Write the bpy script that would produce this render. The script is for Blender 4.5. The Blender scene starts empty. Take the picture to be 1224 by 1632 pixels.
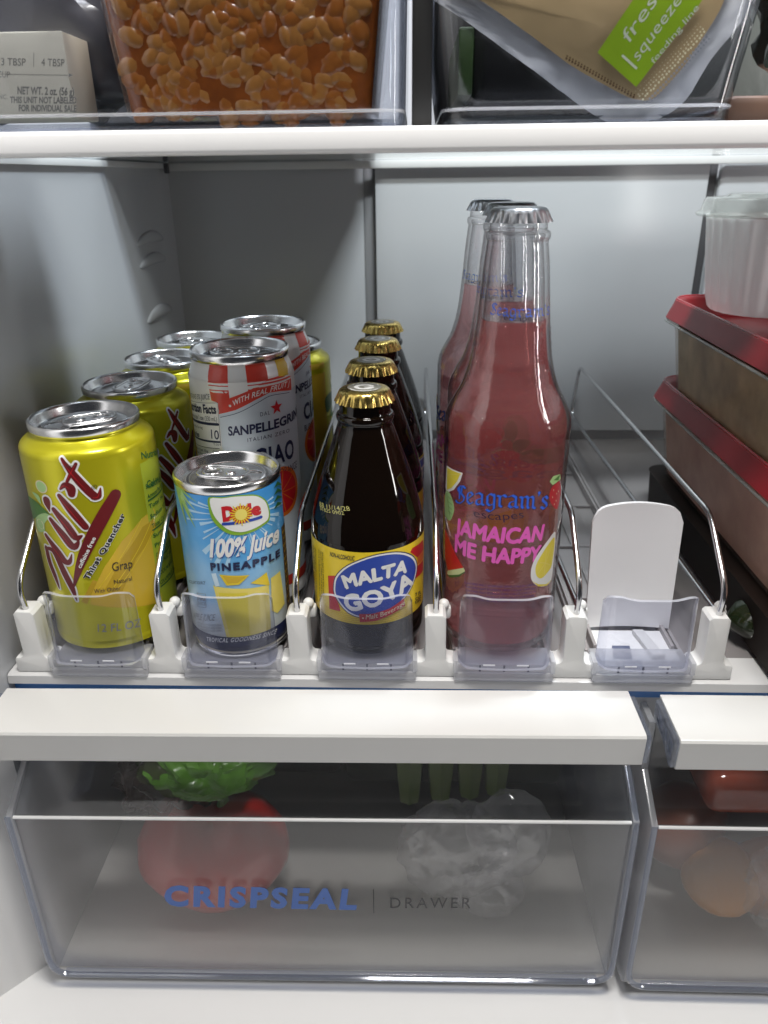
import bpy, bmesh, math, random
import numpy as np
from mathutils import Vector, Matrix, noise
from mathutils.geometry import tessellate_polygon
random.seed(4)
S = 0.001                      # all lengths below are millimetres
PI = math.pi
sc = bpy.context.scene
COL = sc.collection

# ------------------------------------------------------------------ camera
F, PITCH, YAW, ROLL = 1197.141, 0.42, 0.041, -0.013
CAMP = np.array([201.229, -329.899, 230.023])
def cam_axes():
    cp, sp = math.cos(PITCH), math.sin(PITCH)
    fw = np.array([0, cp, -sp]); up = np.array([0, sp, cp]); rt = np.array([1., 0, 0])
    c, s = math.cos(YAW), math.sin(YAW)
    Z = np.array([[c, -s, 0], [s, c, 0], [0, 0, 1]])
    fw, up, rt = Z @ fw, Z @ up, Z @ rt
    c, s = math.cos(ROLL), math.sin(ROLL)
    return c*rt + s*up, -s*rt + c*up, fw
RT, UP, FW = cam_axes()
cam = bpy.data.cameras.new('camera'); cam_o = bpy.data.objects.new('camera', cam); COL.objects.link(cam_o)
M = Matrix([[RT[i], UP[i], -FW[i], CAMP[i]*S] for i in range(3)] + [[0, 0, 0, 1]])
cam_o.matrix_world = M
cam.sensor_fit = 'VERTICAL'; cam.sensor_height = 36; cam.lens = F/1632*36
cam.clip_start = 0.01; cam.clip_end = 50
cam.dof.use_dof = True; cam.dof.focus_distance = 0.385; cam.dof.aperture_fstop = 12
sc.camera = cam_o
sc.render.resolution_x, sc.render.resolution_y = 768, 1024

# ------------------------------------------------------------------ room light and lamps
w = bpy.data.worlds.new('World'); sc.world = w; w.use_nodes = True
w.node_tree.nodes['Background'].inputs[0].default_value = (0.80, 0.86, 1.0, 1)
w.node_tree.nodes['Background'].inputs[1].default_value = 0.03
def lamp(name, loc, target, sx, sy, power, col=(1, 1, 1), spread=180):
    l = bpy.data.lights.new(name, 'AREA'); l.shape = 'RECTANGLE'; l.size = sx*S; l.size_y = sy*S
    l.energy = power; l.color = col; l.spread = math.radians(spread)
    o = bpy.data.objects.new(name, l); COL.objects.link(o); o.location = Vector(loc)*S
    o.rotation_euler = (Vector(target)-Vector(loc)).to_track_quat('-Z', 'Y').to_euler()
    return o
lamp('ceiling_lamp', (260, -230, 860), (220, 60, 0), 260, 120, 8.8, (1, .97, .93))
lamp('fridge_lamp', (330, 90, 640), (300, 200, 0), 120, 40, 5.6, (.94, .96, 1))
lamp('side_lamp_left', (-125, -100, 240), (200, 60, 80), 26, 240, 0.46, (1, .98, .95))
lamp('side_lamp_right', (640, -100, 240), (200, 60, 80), 26, 240, 0.58, (1, .98, .95))

sc.view_settings.view_transform = 'Standard'; sc.view_settings.look = 'None'
sc.view_settings.exposure = 0; sc.view_settings.gamma = 1
cy = sc.cycles
cy.max_bounces = 24; cy.transparent_max_bounces = 48; cy.transmission_bounces = 14; cy.glossy_bounces = 6; cy.diffuse_bounces = 4
cy.volume_bounces = 0; cy.use_denoising = True; cy.sample_clamp_indirect = 4.0; cy.blur_glossy = 0.5

# ------------------------------------------------------------------ materials
def newmat(name):
    m = bpy.data.materials.new(name); m.use_nodes = True
    nt = m.node_tree; nt.nodes.clear()
    out = nt.nodes.new('ShaderNodeOutputMaterial')
    return m, nt, out
def pbr(name, col, rough=.4, metal=0., coat=0., var=0., vscale=60, bump=0., bscale=400, spec=.5, sss=0, trans=0, rvar=0., coords='Object'):
    m, nt, out = newmat(name)
    p = nt.nodes.new('ShaderNodeBsdfPrincipled'); nt.links.new(p.outputs[0], out.inputs[0])
    p.inputs['Base Color'].default_value = (*col, 1); p.inputs['Roughness'].default_value = rough
    p.inputs['Metallic'].default_value = metal; p.inputs['Coat Weight'].default_value = coat
    p.inputs['Specular IOR Level'].default_value = spec; p.inputs['Coat Roughness'].default_value = .08
    p.inputs['Transmission Weight'].default_value = trans
    if sss: p.inputs['Subsurface Weight'].default_value = sss; p.inputs['Subsurface Radius'].default_value = (.004, .002, .001)
    tc = nt.nodes.new('ShaderNodeTexCoord')
    if var or rvar:
        n = nt.nodes.new('ShaderNodeTexNoise'); n.inputs['Scale'].default_value = vscale; n.inputs['Detail'].default_value = 5
        nt.links.new(tc.outputs[coords], n.inputs['Vector'])
        if var:
            mx = nt.nodes.new('ShaderNodeMix'); mx.data_type = 'RGBA'
            mx.inputs[6].default_value = (*[c*(1-var) for c in col], 1); mx.inputs[7].default_value = (*[min(1, c*(1+var)) for c in col], 1)
            nt.links.new(n.outputs[0], mx.inputs[0]); nt.links.new(mx.outputs[2], p.inputs['Base Color'])
        if rvar:
            mr = nt.nodes.new('ShaderNodeMapRange'); mr.inputs[3].default_value = max(.02, rough-rvar); mr.inputs[4].default_value = rough+rvar
            mr.inputs[1].default_value = .35; mr.inputs[2].default_value = .65
            nt.links.new(n.outputs[0], mr.inputs[0]); nt.links.new(mr.outputs[0], p.inputs['Roughness'])
    if bump:
        n2 = nt.nodes.new('ShaderNodeTexNoise'); n2.inputs['Scale'].default_value = bscale; n2.inputs['Detail'].default_value = 3
        nt.links.new(tc.outputs[coords], n2.inputs['Vector'])
        b = nt.nodes.new('ShaderNodeBump'); b.inputs['Strength'].default_value = bump; b.inputs['Distance'].default_value = .001
        nt.links.new(n2.outputs[0], b.inputs['Height']); nt.links.new(b.outputs[0], p.inputs['Normal'])
    return m
def clear(name, tint=(.95, .96, .98), ior=1.45, rough=.03, milk=0., milkcol=(.8, .8, .82), bump=0., bscale=200, streak=0., edge=None, graz=.75):
    """thin clear plastic: fresnel mirror over a tinted pass-through, a little milk where it is frosted"""
    m, nt, out = newmat(name)
    tr = nt.nodes.new('ShaderNodeBsdfTransparent'); tr.inputs[0].default_value = (*tint, 1)
    gl = nt.nodes.new('ShaderNodeBsdfGlossy'); gl.inputs['Roughness'].default_value = rough; gl.inputs[0].default_value = (1, 1, 1, 1)
    lw = nt.nodes.new('ShaderNodeLayerWeight'); lw.inputs[0].default_value = .5
    pw = nt.nodes.new('ShaderNodeMath'); pw.operation = 'POWER'; pw.inputs[1].default_value = 4.0; nt.links.new(lw.outputs['Facing'], pw.inputs[0])
    fr = nt.nodes.new('ShaderNodeMath'); fr.operation = 'MULTIPLY_ADD'; fr.inputs[1].default_value = graz; fr.inputs[2].default_value = ((ior-1)/(ior+1))**2
    nt.links.new(pw.outputs[0], fr.inputs[0])
    mx = nt.nodes.new('ShaderNodeMixShader')
    if edge:
        p2 = nt.nodes.new('ShaderNodeMath'); p2.operation = 'POWER'; p2.inputs[1].default_value = 2.2; nt.links.new(lw.outputs['Facing'], p2.inputs[0])
        mc = nt.nodes.new('ShaderNodeMix'); mc.data_type = 'RGBA'; mc.inputs[6].default_value = (*tint, 1); mc.inputs[7].default_value = (*edge, 1)
        nt.links.new(p2.outputs[0], mc.inputs[0]); nt.links.new(mc.outputs[2], tr.inputs[0])
    nt.links.new(fr.outputs[0], mx.inputs[0])
    first = tr
    if milk:
        df = nt.nodes.new('ShaderNodeBsdfDiffuse'); df.inputs[0].default_value = (*milkcol, 1)
        tl = nt.nodes.new('ShaderNodeBsdfTranslucent'); tl.inputs[0].default_value = (*milkcol, 1)
        ms = nt.nodes.new('ShaderNodeMixShader'); ms.inputs[0].default_value = .5
        nt.links.new(df.outputs[0], ms.inputs[1]); nt.links.new(tl.outputs[0], ms.inputs[2])
        m2 = nt.nodes.new('ShaderNodeMixShader'); m2.inputs[0].default_value = milk
        nt.links.new(tr.outputs[0], m2.inputs[1]); nt.links.new(ms.outputs[0], m2.inputs[2]); first = m2
        if streak:
            tc = nt.nodes.new('ShaderNodeTexCoord'); n = nt.nodes.new('ShaderNodeTexNoise'); n.inputs['Scale'].default_value = 25
            n.inputs['Detail'].default_value = 4
            nt.links.new(tc.outputs['Object'], n.inputs['Vector'])
            mr = nt.nodes.new('ShaderNodeMapRange'); mr.inputs[3].default_value = max(0, milk-streak); mr.inputs[4].default_value = milk+streak
            mr.inputs[1].default_value = .3; mr.inputs[2].default_value = .7
            nt.links.new(n.outputs[0], mr.inputs[0]); nt.links.new(mr.outputs[0], m2.inputs[0])
    nt.links.new(first.outputs[0], mx.inputs[1]); nt.links.new(gl.outputs[0], mx.inputs[2])
    nt.links.new(mx.outputs[0], out.inputs[0])
    if bump:
        tc = nt.nodes.new('ShaderNodeTexCoord')
        n2 = nt.nodes.new('ShaderNodeTexNoise'); n2.inputs['Scale'].default_value = bscale; n2.inputs['Detail'].default_value = 3
        nt.links.new(tc.outputs['Object'], n2.inputs['Vector'])
        b = nt.nodes.new('ShaderNodeBump'); b.inputs['Strength'].default_value = bump; b.inputs['Distance'].default_value = .001
        nt.links.new(n2.outputs[0], b.inputs['Height'])
        nt.links.new(b.outputs[0], gl.inputs['Normal']); nt.links.new(b.outputs[0], lw.inputs['Normal'])
    return m
def ink(name, col, metal=0., rough=.38):
    return pbr(name, col, rough, metal, coat=.3)

WHITE = pbr('white_plastic', (.78, .78, .77), .32, var=.02, vscale=30, rvar=.06)
LINER = pbr('liner_plastic', (.43, .44, .46), .24, var=.015, vscale=5, rvar=.02, bump=.03, bscale=9)
GREYW = pbr('grey_white_plastic', (.62, .62, .62), .35)
CABW = pbr('cabinet_white_plastic', (.74, .74, .74), .5, var=.01, vscale=6)
POSTW = pbr('post_plastic', (.74, .74, .73), .38, bump=.02, bscale=900)
DARKGAP = pbr('dark_gap', (.05, .05, .055), .6)
BLUE = pbr('blue_rail', (.05, .2, .55), .35)
CLEAR = clear('clear_plastic', (.88, .89, .94), rough=.04, milk=.045, milkcol=(.50, .54, .68), edge=(.7, .71, .8))
FOOT = clear('clear_foot_plastic', (.86, .87, .90), 1.5, .06, milk=.5, milkcol=(.90, .90, .92))
CLEARB = clear('clear_thick_plastic', (.86, .88, .93), 1.5, rough=.05)
SIDEW = clear('frosted_side_plastic', (.86, .87, .90), 1.45, rough=.12, milk=.45, milkcol=(.72, .73, .75), graz=.3)
BIN = clear('bin_plastic', (.90, .91, .93), 1.4, rough=.05, edge=(.35, .37, .42))
FROST = clear('frosted_drawer_plastic', (.93, .93, .93), 1.45, rough=.16, milk=.055, milkcol=(.74, .73, .72), streak=.015)
SHELFG = clear('shelf_glass', (.93, .96, .95), 1.5, rough=.01)
FILM = clear('crinkled_film', (.95, .95, .95), 1.6, rough=.06, milk=.05, bump=.35, bscale=260)
LIDC = clear('clear_lid_plastic', (.80, .82, .80), 1.55, rough=.1, milk=.34, milkcol=(.62, .64, .62))
WIRE = pbr('steel_wire', (.60, .60, .61), .22, 1)
ALU = pbr('aluminium', (.86, .86, .87), .22, 1)
ALUD = pbr('aluminium_panel', (.66, .66, .67), .26, 1)
GOLD = pbr('gold_cap', (.62, .46, .14), .27, 1, rvar=.06, vscale=200)
SILV = pbr('silver_cap', (.86, .87, .90), .30, 1)
GREYINK = ink('grey_ink', (.30, .29, .26))

def link(o, parent=None):
    COL.objects.link(o)
    if parent is not None: o.parent = parent
    return o
def tag(o, label=None, cat=None, group=None, kind=None):
    if label: o['label'] = label
    if cat: o['category'] = cat
    if group: o['group'] = group
    if kind: o['kind'] = kind
    return o
def thing(name, label, cat, loc=(0, 0, 0), rz=0., group=None):
    o = bpy.data.objects.new(name, None); o.empty_display_size = .01
    COL.objects.link(o); o.location = Vector(loc)*S; o.rotation_euler = (0, 0, rz)
    return tag(o, label, cat, group)
def finish(name, bm, mats, parent=None, smooth=35, recalc=False):
    if recalc: bmesh.ops.recalc_face_normals(bm, faces=bm.faces)
    me = bpy.data.meshes.new(name); bm.to_mesh(me); bm.free()
    me.transform(Matrix.Scale(S, 4))
    for m in (mats if isinstance(mats, (list, tuple)) else [mats]): me.materials.append(m)
    if smooth:
        me.polygons.foreach_set('use_smooth', [True]*len(me.polygons))
        me.set_sharp_from_angle(angle=math.radians(smooth))
    return link(bpy.data.objects.new(name, me), parent)
def structure(name, bm, mats, **k):
    o = finish(name, bm, mats, None, **k); return tag(o, kind='structure')

# ------------------------------------------------------------------ shape helpers (mm)
def lathe(bm, prof, n=64, cx=0, cy=0, close_bottom=True, close_top=False, mod=None, mi=0):
    rings = []
    for k, (z, r) in enumerate(prof):
        ring = []
        for i in range(n):
            a = 2*PI*i/n
            rr = r if mod is None else mod(k, a, r)
            ring.append(bm.verts.new((cx+rr*math.sin(a), cy-rr*math.cos(a), z)))
        rings.append(ring)
    for a, b in zip(rings, rings[1:]):
        for i in range(n):
            j = (i+1) % n
            f = bm.faces.new((a[i], a[j], b[j], b[i])); f.material_index = mi
    if close_bottom: bm.faces.new(list(reversed(rings[0]))).material_index = mi
    if close_top: bm.faces.new(rings[-1]).material_index = mi
    return rings
def smoothprof(pts, n=6):
    """Catmull-Rom through (z, r) points"""
    out = []
    P = [pts[0]]+list(pts)+[pts[-1]]
    for i in range(1, len(P)-2):
        p0, p1, p2, p3 = [np.array(P[i+k-1], float) for k in range(4)]
        for t in np.linspace(0, 1, n, endpoint=False):
            out.append(tuple(.5*((2*p1)+(-p0+p2)*t+(2*p0-5*p1+4*p2-p3)*t*t+(-p0+3*p1-3*p2+p3)*t**3)))
    out.append(tuple(pts[-1])); return out
def box(bm, x0, x1, y0, y1, z0, z1, bevel=0., seg=2, mi=0):
    b2 = bmesh.new()
    bmesh.ops.create_cube(b2, size=1)
    for v in b2.verts:
        v.co = Vector(((x0+x1)/2+v.co.x*(x1-x0), (y0+y1)/2+v.co.y*(y1-y0), (z0+z1)/2+v.co.z*(z1-z0)))
    if bevel: bmesh.ops.bevel(b2, geom=b2.edges[:], offset=bevel, segments=seg, affect='EDGES', profile=.5)
    merge(bm, b2, mi)
def merge(bm, b2, mi=0, mat=None):
    if mat is not None: bmesh.ops.transform(b2, matrix=mat, verts=b2.verts)
    vm = {v: bm.verts.new(v.co) for v in b2.verts}
    for f in b2.faces:
        try:
            nf = bm.faces.new([vm[v] for v in f.verts]); nf.material_index = mi or f.material_index
        except ValueError: pass
    b2.free()
def prism(bm, poly, a, b, axis='y', bevel=0., mi=0):
    """polygon in the plane across axis, pushed from a to b"""
    b2 = bmesh.new()
    def P(p, t):
        if axis == 'y': return (p[0], t, p[1])
        if axis == 'x': return (t, p[0], p[1])
        return (p[0], p[1], t)
    lo = [b2.verts.new(P(p, a)) for p in poly]; hi = [b2.verts.new(P(p, b)) for p in poly]
    n = len(poly)
    b2.faces.new(lo); b2.faces.new(list(reversed(hi)))
    for i in range(n):
        b2.faces.new((lo[(i+1) % n], lo[i], hi[i], hi[(i+1) % n]))
    bmesh.ops.recalc_face_normals(b2, faces=b2.faces)
    if bevel:
        es = [e for e in b2.edges if any(len(f.verts) == n and n > 4 or f in (b2.faces[0],) for f in e.link_faces)] if n > 4 else b2.edges[:]
        bmesh.ops.bevel(b2, geom=es, offset=bevel, segments=2, affect='EDGES', profile=.5)
    merge(bm, b2, mi)
def tube(bm, path, r, n=10, closed=False, mi=0):
    P = [Vector(p) for p in path]; rings = []
    N = len(P); ref = None
    for i, p in enumerate(P):
        if closed: t = (P[(i+1) % N]-P[i-1])
        else: t = (P[min(i+1, N-1)]-P[max(i-1, 0)])
        t.normalize()
        if ref is None:
            ref = Vector((0, 0, 1)) if abs(t.z) < .9 else Vector((1, 0, 0))
        ref = (ref-t*ref.dot(t)).normalized(); bi = t.cross(ref)
        rr = r[i] if isinstance(r, (list, tuple)) else r
        rings.append([bm.verts.new(p+(ref*math.cos(2*PI*k/n)+bi*math.sin(2*PI*k/n))*rr) for k in range(n)])
    pairs = list(zip(rings, rings[1:]))
    if closed: pairs.append((rings[-1], rings[0]))
    for a, b in pairs:
        for k in range(n):
            bm.faces.new((a[k], a[(k+1) % n], b[(k+1) % n], b[k])).material_index = mi
    if not closed:
        bm.faces.new(list(reversed(rings[0]))).material_index = mi; bm.faces.new(rings[-1]).material_index = mi
def roundpath(pts, rad, n=5):
    """polyline with its corners rounded"""
    out = [Vector(pts[0])]
    for a, b, c in zip(pts, pts[1:], pts[2:]):
        a, b, c = Vector(a), Vector(b), Vector(c)
        d1 = min(rad, (a-b).length*.45); d2 = min(rad, (c-b).length*.45)
        p, q = b+(a-b).normalized()*d1, b+(c-b).normalized()*d2
        for t in np.linspace(0, 1, n): out.append(p*(1-t)**2+b*2*t*(1-t)+q*t*t)
    out.append(Vector(pts[-1])); return out
def rrect(x0, x1, z0, z1, r, n=5):
    o = []
    for cx, cz, a0 in ((x1-r, z1-r, 0), (x0+r, z1-r, 90), (x0+r, z0+r, 180), (x1-r, z0+r, 270)):
        for i in range(n+1):
            a = math.radians(a0+90*i/n); o.append((cx+r*math.cos(a), cz+r*math.sin(a)))
    return o
def loft(bm, loops, cap0=True, cap1=True, mi=0):
    rs = [[bm.verts.new(p) for p in l] for l in loops]; n = len(rs[0])
    for a, b in zip(rs, rs[1:]):
        for i in range(n): bm.faces.new((a[i], a[(i+1) % n], b[(i+1) % n], b[i])).material_index = mi
    if cap0: bm.faces.new(list(reversed(rs[0]))).material_index = mi
    if cap1: bm.faces.new(rs[-1]).material_index = mi
    return rs
def blob(bm, c, r, sub=3, amp=0., freq=.05, seed=0., squash=(1, 1, 1), fn=None, mi=0):
    b2 = bmesh.new(); bmesh.ops.create_icosphere(b2, subdivisions=sub, radius=1)
    for v in b2.verts:
        d = v.co.normalized()
        p = Vector((d.x*r*squash[0], d.y*r*squash[1], d.z*r*squash[2]))
        k = 1.
        if amp: k += amp*noise.noise(p*freq+Vector((seed, seed*1.7, seed*.3)))+amp*.5*noise.noise(p*freq*2.7+Vector((seed*2, 3, seed)))
        if fn: k *= fn(d)
        v.co = p*k+Vector(c)
    merge(bm, b2, mi)

# ------------------------------------------------------------------ printed art: flat shapes wrapped on the real surface
def pixray(u, v):
    return RT*((u-612)/F)-UP*((v-816)/F)+FW
FONT_CACHE = {}
def fontmesh(s, bold=0., spacing=1.):
    key = (s, bold, spacing)
    if key not in FONT_CACHE:
        c = bpy.data.curves.new('t', 'FONT'); c.body = s; c.size = 1; c.offset = bold; c.resolution_u = 3
        c.space_character = spacing; c.fill_mode = 'FRONT' if 'FRONT' in c.bl_rna.properties['fill_mode'].enum_items else 'BOTH'
        o = bpy.data.objects.new('t', c); COL.objects.link(o)
        dg = bpy.context.evaluated_depsgraph_get(); dg.update()
        me = o.evaluated_get(dg).to_mesh()
        V = [(v.co.x, v.co.y) for v in me.vertices]; Fc = [tuple(p.vertices) for p in me.polygons]
        o.evaluated_get(dg).to_mesh_clear()
        bpy.data.objects.remove(o); bpy.data.curves.remove(c)
        x0 = min(v[0] for v in V); x1 = max(v[0] for v in V)
        FONT_CACHE[key] = ([((x-x0)/(x1-x0), y) for x, y in V], Fc, x1-x0)
    return FONT_CACHE[key]
CAPH = .70
class Art:
    """collects flat shapes in surface coordinates (u along, v up; mm) and builds them as thin sheets on the surface"""
    def __init__(s, to3, inv, step=2.5, vstep=0):
        s.to3, s.inv, s.step, s.vstep = to3, inv, step, vstep
        s.parts = {}; s.cur = 'print'; s.n = 0; s.zm = (0, 0, 1)
    def zoom(s, x, y, k): s.zm = (x, y, k); return s
    def q(s, p): return s.inv(s.zm[0]+p[0]/s.zm[2], s.zm[1]+p[1]/s.zm[2])
    def part(s, name): s.cur = name; return s
    def raw(s, V, Fc, mat, layer):
        s.n += 1
        s.parts.setdefault(s.cur, []).append((V, Fc, mat, layer*.045+(s.n % 60)*.0006))
    def uvpoly(s, P, mat, layer, holes=()):
        loops = [[Vector((a, b, 0)) for a, b in l] for l in [P]+list(holes)]
        tris = tessellate_polygon(loops); V = [(v.x, v.y) for l in loops for v in l]
        s.raw(V, [tuple(t) for t in tris], mat, layer)
    def poly(s, P, mat, layer, smooth=0):
        Q = [s.q(p) for p in P]
        if smooth: Q = catmull(Q, smooth, True)
        s.uvpoly(Q, mat, layer)
    def rect(s, u0, u1, v0, v1, mat, layer): s.uvpoly([(u0, v0), (u1, v0), (u1, v1), (u0, v1)], mat, layer)
    def disc(s, c, r, mat, layer, n=24, sx=1.):
        s.uvpoly([(c[0]+r*sx*math.cos(2*PI*i/n), c[1]+r*math.sin(2*PI*i/n)) for i in range(n)], mat, layer)
    def stroke(s, P, wid, mat, layer, smooth=5, nib=None, uv=False, grow=0.):
        Q = [p if uv else s.q(p) for p in P]
        W = [wid]*len(Q) if not isinstance(wid, (list, tuple)) else list(wid)
        if smooth and len(Q) > 2:
            T3 = catmull([(a, b, c) for (a, b), c in zip(Q, W)], smooth, False)
            Q = [(t[0], t[1]) for t in T3]; W = [max(t[2], .01) for t in T3]
        V = []; n = len(Q)
        for i, (x, y) in enumerate(Q):
            if nib is None:
                a = Q[max(i-1, 0)]; b = Q[min(i+1, n-1)]
                dx, dy = b[0]-a[0], b[1]-a[1]; L = math.hypot(dx, dy) or 1
                nx, ny = -dy/L, dx/L
            else: nx, ny = math.cos(nib), math.sin(nib)
            h = W[i]/2+grow
            if nib is not None and grow: pass
            V += [(x-nx*h, y-ny*h), (x+nx*h, y+ny*h)]
        Fc = [(2*i, 2*i+1, 2*i+3, 2*i+2) for i in range(n-1)]
        if nib is None:                      # round ends
            for e, o in ((0, 1), (n-1, n-2)):
                dx, dy = Q[e][0]-Q[o][0], Q[e][1]-Q[o][1]; L = math.hypot(dx, dy) or 1
                h = W[e]/2+grow; a0 = math.atan2(dy, dx)
                idx = [len(V)+k for k in range(7)]
                V += [(Q[e][0]+h*math.cos(a0+PI/2-PI*k/6), Q[e][1]+h*math.sin(a0+PI/2-PI*k/6)) for k in range(7)]
                Fc.append(tuple(idx))
        s.raw(V, Fc, mat, layer)
    def text(s, st, a, b, top, mat, layer, mid=None, bold=0., spacing=1., frac=1., uv=False, shear=0., fat=0.):
        A, B, Tp = [p if uv else s.q(p) for p in (a, b, top)]
        Mi = (s.q(mid) if not uv else mid) if mid else ((A[0]+B[0])/2, (A[1]+B[1])/2)
        V, Fc, wd = fontmesh(st, bold, spacing)
        A, B, Mi, Tp = map(np.array, (A, B, Mi, Tp)); up = Tp-A
        C = 2*Mi-.5*(A+B)
        d0 = B-A; ang0 = math.atan2(d0[1], d0[0])
        out = []
        for x, y in V:
            t = x/frac
            p = A*(1-t)**2+C*2*t*(1-t)+B*t*t
            d = 2*(1-t)*(C-A)+2*t*(B-C)
            da = math.atan2(d[1], d[0])-(math.atan2((C-A)[1], (C-A)[0]) if mid else ang0)
            c, si = math.cos(da), math.sin(da)
            u2 = np.array([up[0]*c-up[1]*si, up[0]*si+up[1]*c])
            o = p+u2*(y/CAPH)
            if shear: o = o+d/np.linalg.norm(d)*shear*(y/CAPH)*np.linalg.norm(up)
            out.append((o[0], o[1]))
        if fat:
            for du, dv in ((-fat, 0), (fat, 0), (0, fat), (0, -fat), (-fat*.7, fat*.7), (fat*.7, fat*.7), (fat*.7, -fat*.7)): s.raw([(a+du, b+dv) for a, b in out], Fc, mat, layer)
        s.raw(out, Fc, mat, layer)
    def build(s, parent, rot=0.):
        objs = []
        for name, L in s.parts.items():
            mats = []; big = bmesh.new()
            for V, Fc, mat, off in L:
                if mat not in mats: mats.append(mat)
                bm = bmesh.new(); vs = [bm.verts.new((a, b, 0)) for a, b in V]
                for f in Fc:
                    try: bm.faces.new([vs[i] for i in f])
                    except ValueError: pass
                if s.step:
                    us = [v.co.x for v in bm.verts]
                    k = math.ceil(min(us)/s.step)*s.step
                    while k < max(us):
                        bmesh.ops.bisect_plane(bm, geom=bm.verts[:]+bm.edges[:]+bm.faces[:], plane_co=(k, 0, 0), plane_no=(1, 0, 0)); k += s.step
                if s.vstep:
                    us = [v.co.y for v in bm.verts]
                    lo, hi = min(us), max(us)
                    for k in s.vstep:
                        if lo+.02 < k < hi-.02: bmesh.ops.bisect_plane(bm, geom=bm.verts[:]+bm.edges[:]+bm.faces[:], plane_co=(0, k, 0), plane_no=(0, 1, 0))
                bmesh.ops.triangulate(bm, faces=bm.faces[:])
                for f in bm.faces:
                    if f.normal.z < 0: f.normal_flip()
                for v in bm.verts: v.co = Vector(s.to3(v.co.x, v.co.y, .07+off))
                merge(big, bm, mats.index(mat))
            o = finish(name, big, mats, parent, smooth=40); objs.append(o)
        return objs
def catmull(P, n, closed):
    P = [np.array(p, float) for p in P]; m = len(P); out = []
    rng = range(m) if closed else range(m-1)
    for i in rng:
        g = (lambda k: P[k % m]) if closed else (lambda k: P[min(max(k, 0), m-1)])
        p0, p1, p2, p3 = g(i-1), g(i), g(i+1), g(i+2)
        for t in np.linspace(0, 1, n, endpoint=False):
            out.append(tuple(.5*((2*p1)+(-p0+p2)*t+(2*p0-5*p1+4*p2-p3)*t*t+(-p0+3*p1-3*p2+p3)*t**3)))
    if not closed: out.append(tuple(P[-1]))
    return out
def round_art(ax, ay, prof, R, z0=0., vstep=0):
    zs = [p[0] for p in prof]; rs = [p[1] for p in prof]
    order = np.argsort(zs); zs = np.array(zs)[order]; rs = np.array(rs)[order]
    rad = lambda z: float(np.interp(z, zs, rs))
    def to3(u, v, off):
        r = rad(v)+off; t = u/R
        return (r*math.sin(t), -r*math.cos(t), v)
    def inv(px, py):
        d = pixray(px, py); o = CAMP-np.array([ax, ay, z0]); r = R
        for _ in range(6):
            a = d[0]**2+d[1]**2; b = o[0]*d[0]+o[1]*d[1]; cc = o[0]**2+o[1]**2-r*r
            disc = max(b*b-a*cc, 0.); t = (-b-math.sqrt(disc))/a
            P = o+t*d; r = rad(P[2])
        return (math.atan2(P[0], -P[1])*R, P[2])
    return Art(to3, inv, 2.5, [z for k, z in enumerate(zs) if 0 < k < len(zs)-1])
def plane_art(y, z0=0., x0=0., yaw=0., tilt=0.):
    """upright plane facing the camera side, in the frame of an Empty at (x0, y, z0) turned by yaw"""
    c, s_ = math.cos(yaw), math.sin(yaw)
    def to3(u, v, off): return (u, -off, v)
    def inv(px, py):
        d = pixray(px, py); o = CAMP-np.array([x0, y, z0])
        d = np.array([c*d[0]+s_*d[1], -s_*d[0]+c*d[1], d[2]]); o = np.array([c*o[0]+s_*o[1], -s_*o[0]+c*o[1], o[2]])
        t = -o[1]/d[1]; P = o+t*d
        return (P[0], P[2])
    return Art(to3, inv, 0, 0)

P_ = 71.2                       # lane pitch of the drink dispenser
SHELF = -11.0                   # top of the lower shelf

# ------------------------------------------------------------------ the cabinet
XL = -16
bm = bmesh.new()
box(bm, -60, XL, -18, 400, -300, 690)
wall = structure('left_wall', bm, LINER, recalc=True)
bm = bmesh.new(); prism(bm, [(XL, -18.3), (-60, -18.3), (-110, -200), (-76, -200), (-74, -80)], -300, 690, 'z', .0)
finish('wall_flange', bm, CABW, wall, recalc=True)
for zc, w_ in ((187, 3.0), (170, 3.0), (127, 3.4)):
    bm = bmesh.new(); b2 = bmesh.new(); bmesh.ops.create_icosphere(b2, subdivisions=3, radius=1)
    for v in b2.verts: v.co = Vector((XL+v.co.x*2.6, 322+v.co.y*34, zc+v.co.z*w_*1.6-abs(v.co.y)**2*4))
    merge(bm, b2); finish('support_rib', bm, LINER, wall)
YB = 392
bm = bmesh.new(); box(bm, XL, 700, YB, YB+20, -300, 690)
back = structure('back_wall', bm, LINER)
bm = bmesh.new(); box(bm, 168, 454, YB-9, YB-.5, 0, 420, .7); finish('air_panel', bm, LINER, back)
bm = bmesh.new(); box(bm, 157.5, 167, YB-1.2, YB-.4, -12, 420, .3); finish('panel_seam', bm, pbr('seam_grey', (.22, .22, .23), .4), back)
bm = bmesh.new(); box(bm, 455, 463, YB-2, YB-.6, -12, 420, .3); finish('panel_gap', bm, DARKGAP, back)
bm = bmesh.new(); box(bm, 464, 700, YB-7, YB-.5, -12, 420, 4); finish('corner_panel', bm, LINER, back)
bm = bmesh.new(); box(bm, 690, 720, -80, 400, -300, 330); structure('right_wall', bm, LINER)
bm = bmesh.new(); box(bm, -60, 720, -60, 412, 690.5, 710); structure('cabinet_ceiling', bm, LINER)
bm = bmesh.new(); box(bm, -400, 900, -420, 400, -300, -214, 3); structure('cabinet_floor', bm, CABW)

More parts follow.
